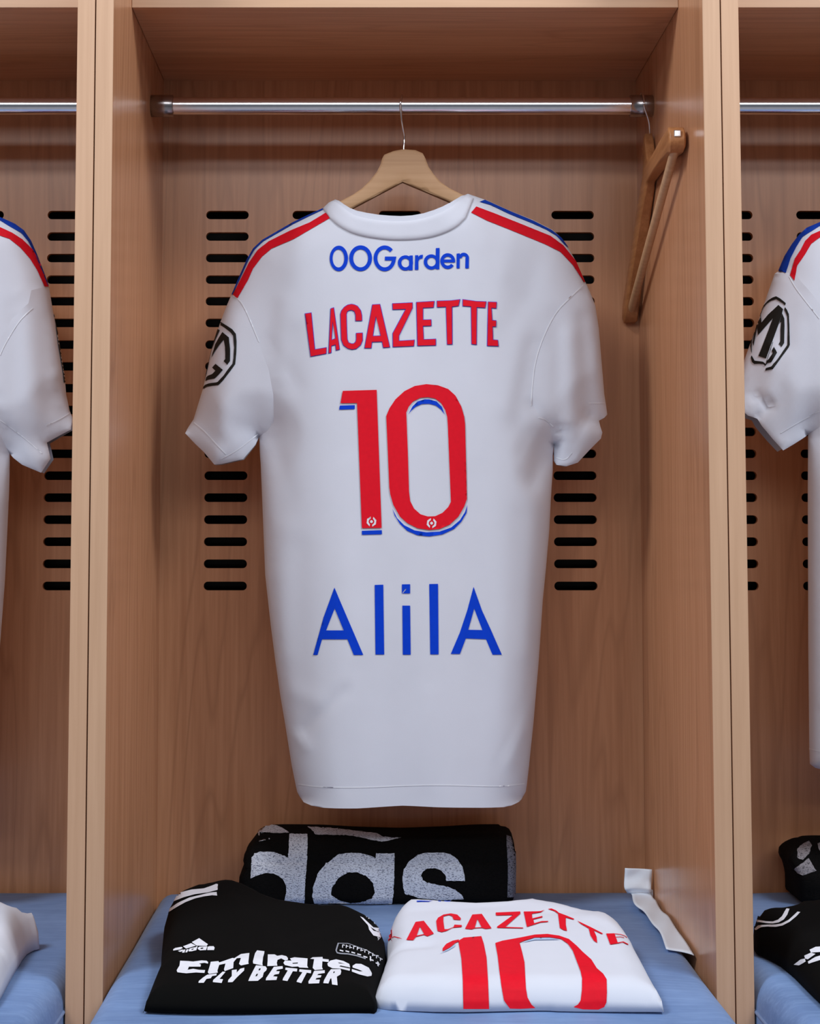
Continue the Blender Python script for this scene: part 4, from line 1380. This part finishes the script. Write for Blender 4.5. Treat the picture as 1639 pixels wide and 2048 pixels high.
# ------------------------------------------------------------------ folded towels behind the jerseys
def towel(label, left, right_px, top_px, bot_y, grp, yf=0.338, yb=0.434, dx=0):
    """left: list of (px, py) of the scalloped left end, top to bottom"""
    root = thing('towel', tuple(atY((left[0][0] + right_px) / 2, bot_y, (yf + yb) / 2)), label, 'towel', grp)
    zb_ = Z_SEAT + 0.0006
    zt = atY(800, top_px - 4, (yf * 0.3 + yb * 0.7)).z
    Hh = zt - zb_
    Yv = yf + 0.01
    lz = [(atY(p[0], p[1], Yv).z, atY(p[0], p[1], Yv).x) for p in left]
    lz.sort()
    xr = atY(right_px, 1730, Yv).x
    # closed profile, from the bottom front round the top to the bottom back
    prof = []
    rf, rb = 0.030, 0.030
    for k in range(7):
        a = math.radians(270 - 90 * k / 6)
        prof.append((yf + 0.014 + 0.014 * math.cos(a), zb_ + 0.014 + 0.014 * math.sin(a)))
    for k in range(1, 8):
        prof.append((yf - 0.003 * math.sin(k / 8 * math.pi), zb_ + 0.014 + (Hh - 0.014 - rf) * k / 8))
    for k in range(13):
        a = math.radians(180 - 90 * k / 12)
        prof.append((yf + rf * 1.3 + rf * 1.3 * math.cos(a), zb_ + Hh - rf - 0.004 + rf * math.sin(a)))
    for k in range(9):
        a = math.radians(90 - 90 * k / 8)
        prof.append((yb - rb + rb * math.cos(a), zb_ + Hh - rb + rb * math.sin(a)))
    for k in range(1, 6):
        prof.append((yb, zb_ + (Hh - rb) * (1 - k / 6)))
    prof.append((yb, zb_))
    m = len(prof)
    cy = sum(p[0] for p in prof) / m
    cz = sum(p[1] for p in prof) / m
    stations = [(0.0, 0.0), (0.0, 0.5), (0.0015, 0.8), (0.004, 0.92), (0.008, 0.98), (0.014, 1.0)]
    vs, fs = [], []

    def xl(z):
        return float(np.interp(z, [q[0] for q in lz], [q[1] for q in lz]))
    rows = []
    for off, sc in stations:
        rows.append([(xl(cz + (z - cz) * sc) + off, cy + (y - cy) * sc, cz + (z - cz) * sc) for y, z in prof])
    for i in range(1, 60):
        t = i / 60
        row = []
        for y, z in prof:
            x0 = xl(z) + 0.014
            x = x0 + (xr - 0.012 - x0) * t
            wav = 0.0016 * math.sin(t * 21 + z * 40) * math.sin(t * 9 + 1)
            up = (z - zb_) / Hh
            row.append((x, y - wav, z + 0.0022 * math.sin(t * 7.5 + 0.6) * up * up))
        rows.append(row)
    for off, sc in reversed(stations):
        rows.append([(xr - off, cy + (y - cy) * sc, cz + (z - cz) * sc) for y, z in prof])
    for row in rows:
        vs += row
    for i in range(len(rows) - 1):
        for k in range(m):
            a, b = i * m + k, i * m + (k + 1) % m
            fs.append((a, b, b + m, a + m))
    body = mesh('towel_body', vs, fs, M_TERRYB, root, merge=1e-5)
    return root, body


zm = lambda pts: zz(480, 1630, 5.122, pts)
zn = lambda pts: zz(780, 1630, 5.854, pts)
tw, tb = towel('folded black towel with big white letters in the middle locker, against the back board',
               [(512, 1645), (509, 1665), (508, 1676), (504, 1688), (493, 1700), (487, 1712), (485, 1724), (489, 1738), (482, 1746), (477, 1756), (480, 1766), (472, 1778), (470, 1790), (474, 1815)], 1032, 1656, 1812, 'black lettered towels')
ST = Surf([tb])
FT = lambda px, py: atY(px, py, 0.345)
TWL = [[zm([(505, 200), (692, 203), (685, 450), (665, 720), (658, 910), (510, 895), (450, 880), (475, 800), (470, 720), (440, 660), (390, 620), (340, 600), (260, 592), (170, 620), (108, 650), (115, 540), (120, 440), (150, 400), (210, 380), (330, 382), (420, 405), (490, 440), (500, 330)])],
       [zm([(1390, 400), (1580, 395), (1580, 600), (1570, 780), (1555, 905), (1300, 912), (1140, 915), (760, 900), (740, 830), (745, 740), (800, 590), (880, 500), (1000, 410), (1100, 395), (1220, 392), (1330, 420), (1390, 445)]), zm([(1000, 650), (1100, 590), (1200, 585), (1300, 630), (1360, 700), (1378, 790), (1350, 850), (1250, 885), (1130, 893), (1020, 870), (930, 820), (940, 740)])],
       [zn([(660, 770), (875, 770), (865, 690), (840, 600), (780, 510), (700, 460), (600, 445), (420, 445), (320, 470), (220, 545), (160, 640), (145, 720), (150, 850), (175, 920), (350, 970), (600, 990), (860, 980), (840, 930), (760, 870), (650, 830), (520, 805), (430, 790), (380, 760), (360, 710), (380, 660), (430, 630), (520, 620), (600, 650), (650, 710)])],
       [zm([(152, 168), (200, 108), (260, 99), (380, 117), (450, 150), (500, 190), (400, 197), (220, 183), (190, 184), (172, 180)])],
       [zm([(690, 127), (1000, 147), (1150, 167), (1400, 195), (1450, 228), (1560, 240), (1645, 240), (1540, 265), (1470, 283), (1400, 275), (1250, 240), (1100, 215), (900, 210), (770, 208), (740, 165)])]]
prints('woven_letters', TWL, ST, M_TERRYW, tw, FT, 0.0012, 4.0, jitter=0.45)['label'] = 'white woven letters'
prints('woven_border', [[zn([(1360, 240), (1435, 272), (1458, 312), (1466, 600), (1460, 960), (1370, 960), (1375, 600), (1360, 350)])]], ST, M_BAND, tw, FT, 0.0009, 5.0)['label'] = 'grey woven end border'

tw2, tb2 = towel('rolled black and grey towel at the right photo edge', [(1612, 1660), (1606, 1683), (1594, 1694), (1586, 1703), (1579, 1712), (1580, 1728), (1588, 1741), (1591, 1752), (1594, 1765), (1595, 1815)],
                 1985, 1678, 1812, 'black lettered towels', yf=0.335, yb=0.425)
ST2 = Surf([tb2])
prints('woven_letters', [[zr4([(665, 855), (690, 825), (745, 800), (762, 830), (745, 880), (700, 930), (665, 915)])], [zr4([(645, 985), (740, 915), (790, 1000), (700, 1030), (668, 1012)])], [zr4([(800, 820), (860, 790), (1000, 800), (1000, 960), (840, 930)])]],
       ST2, M_TERRYG, tw2, FT, 0.0012, 4.0, jitter=0.4)['label'] = 'grey woven patches'

# ------------------------------------------------------------------ strip of white paper cloth in the corner
zp = lambda x, y: (1200 + x / 7.45, 1720 + y / 7.45)
LE = [(365, 120), (360, 260), (356, 400), (385, 466), (462, 512), (500, 622), (640, 770), (760, 910), (890, 1090), (980, 1300)]
RE = [(768, 140), (762, 300), (752, 430), (775, 500), (800, 548), (850, 630), (932, 745), (1050, 880), (1200, 1085), (1410, 1430)]
rows = []
heights = [None, None, None, 0.012, 0.008, 0.010, 0.004, 0.007, 0.004, 0.004]
Lp, Rp = [], []
for i, (l, r) in enumerate(zip(LE, RE)):
    if heights[i] is None:
        yy = 0.372 - (0.006 if i == 2 else 0)
        Lp.append(atY(*zp(*l), yy))
        Rp.append(atY(*zp(*r), yy))
    else:
        Lp.append(atZ(*zp(*l), Z_SEAT + heights[i]))
        Rp.append(atX(*zp(*r), XR - 0.002))
Lp = smooth_path(Lp, 6)
Rp = smooth_path(Rp, 6)
K = 8
vs, fs = [], []
for i, (l, r) in enumerate(zip(Lp, Rp)):
    for k in range(K + 1):
        p = l.lerp(r, k / K)
        p = Vector((min(p.x, XR - 0.003), min(p.y, YB - 0.002), p.z))
        p.z += 0.0012 * math.sin(i * 0.55 + k * 0.5) * (1 if i > 18 else 0)
        p.y -= 0.0008 * math.sin(i * 0.5 + k * 0.9)
        vs.append(p)
for i in range(len(Lp) - 1):
    for k in range(K):
        a = i * (K + 1) + k
        fs.append((a, a + 1, a + K + 2, a + K + 1))
strip = thing('fabric_strip', tuple(atZ(1320, 1850, Z_SEAT)), 'crinkled white strip in the right back corner of the middle cushion', 'strip')
so = mesh('strip_body', vs, fs, M_PAPER, strip)
md = so.modifiers.new('thickness', 'SOLIDIFY')
md.thickness = 0.0008
md.offset = 1
# the folded-over second layer behind the standing flap
fl = [zp(735, 150), zp(768, 140), zp(755, 440), zp(795, 446), zp(800, 548), zp(770, 530), zp(742, 440)]
P = [atY(x, y, 0.376) for x, y in fl]
P = [Vector((min(p.x, XR - 0.0015), p.y, p.z)) for p in P]
so2 = mesh('strip_fold', P, [tuple(range(len(P)))], M_PAPER, strip, smooth=False)
md = so2.modifiers.new('thickness', 'SOLIDIFY')
md.thickness = 0.0008
md.offset = 1
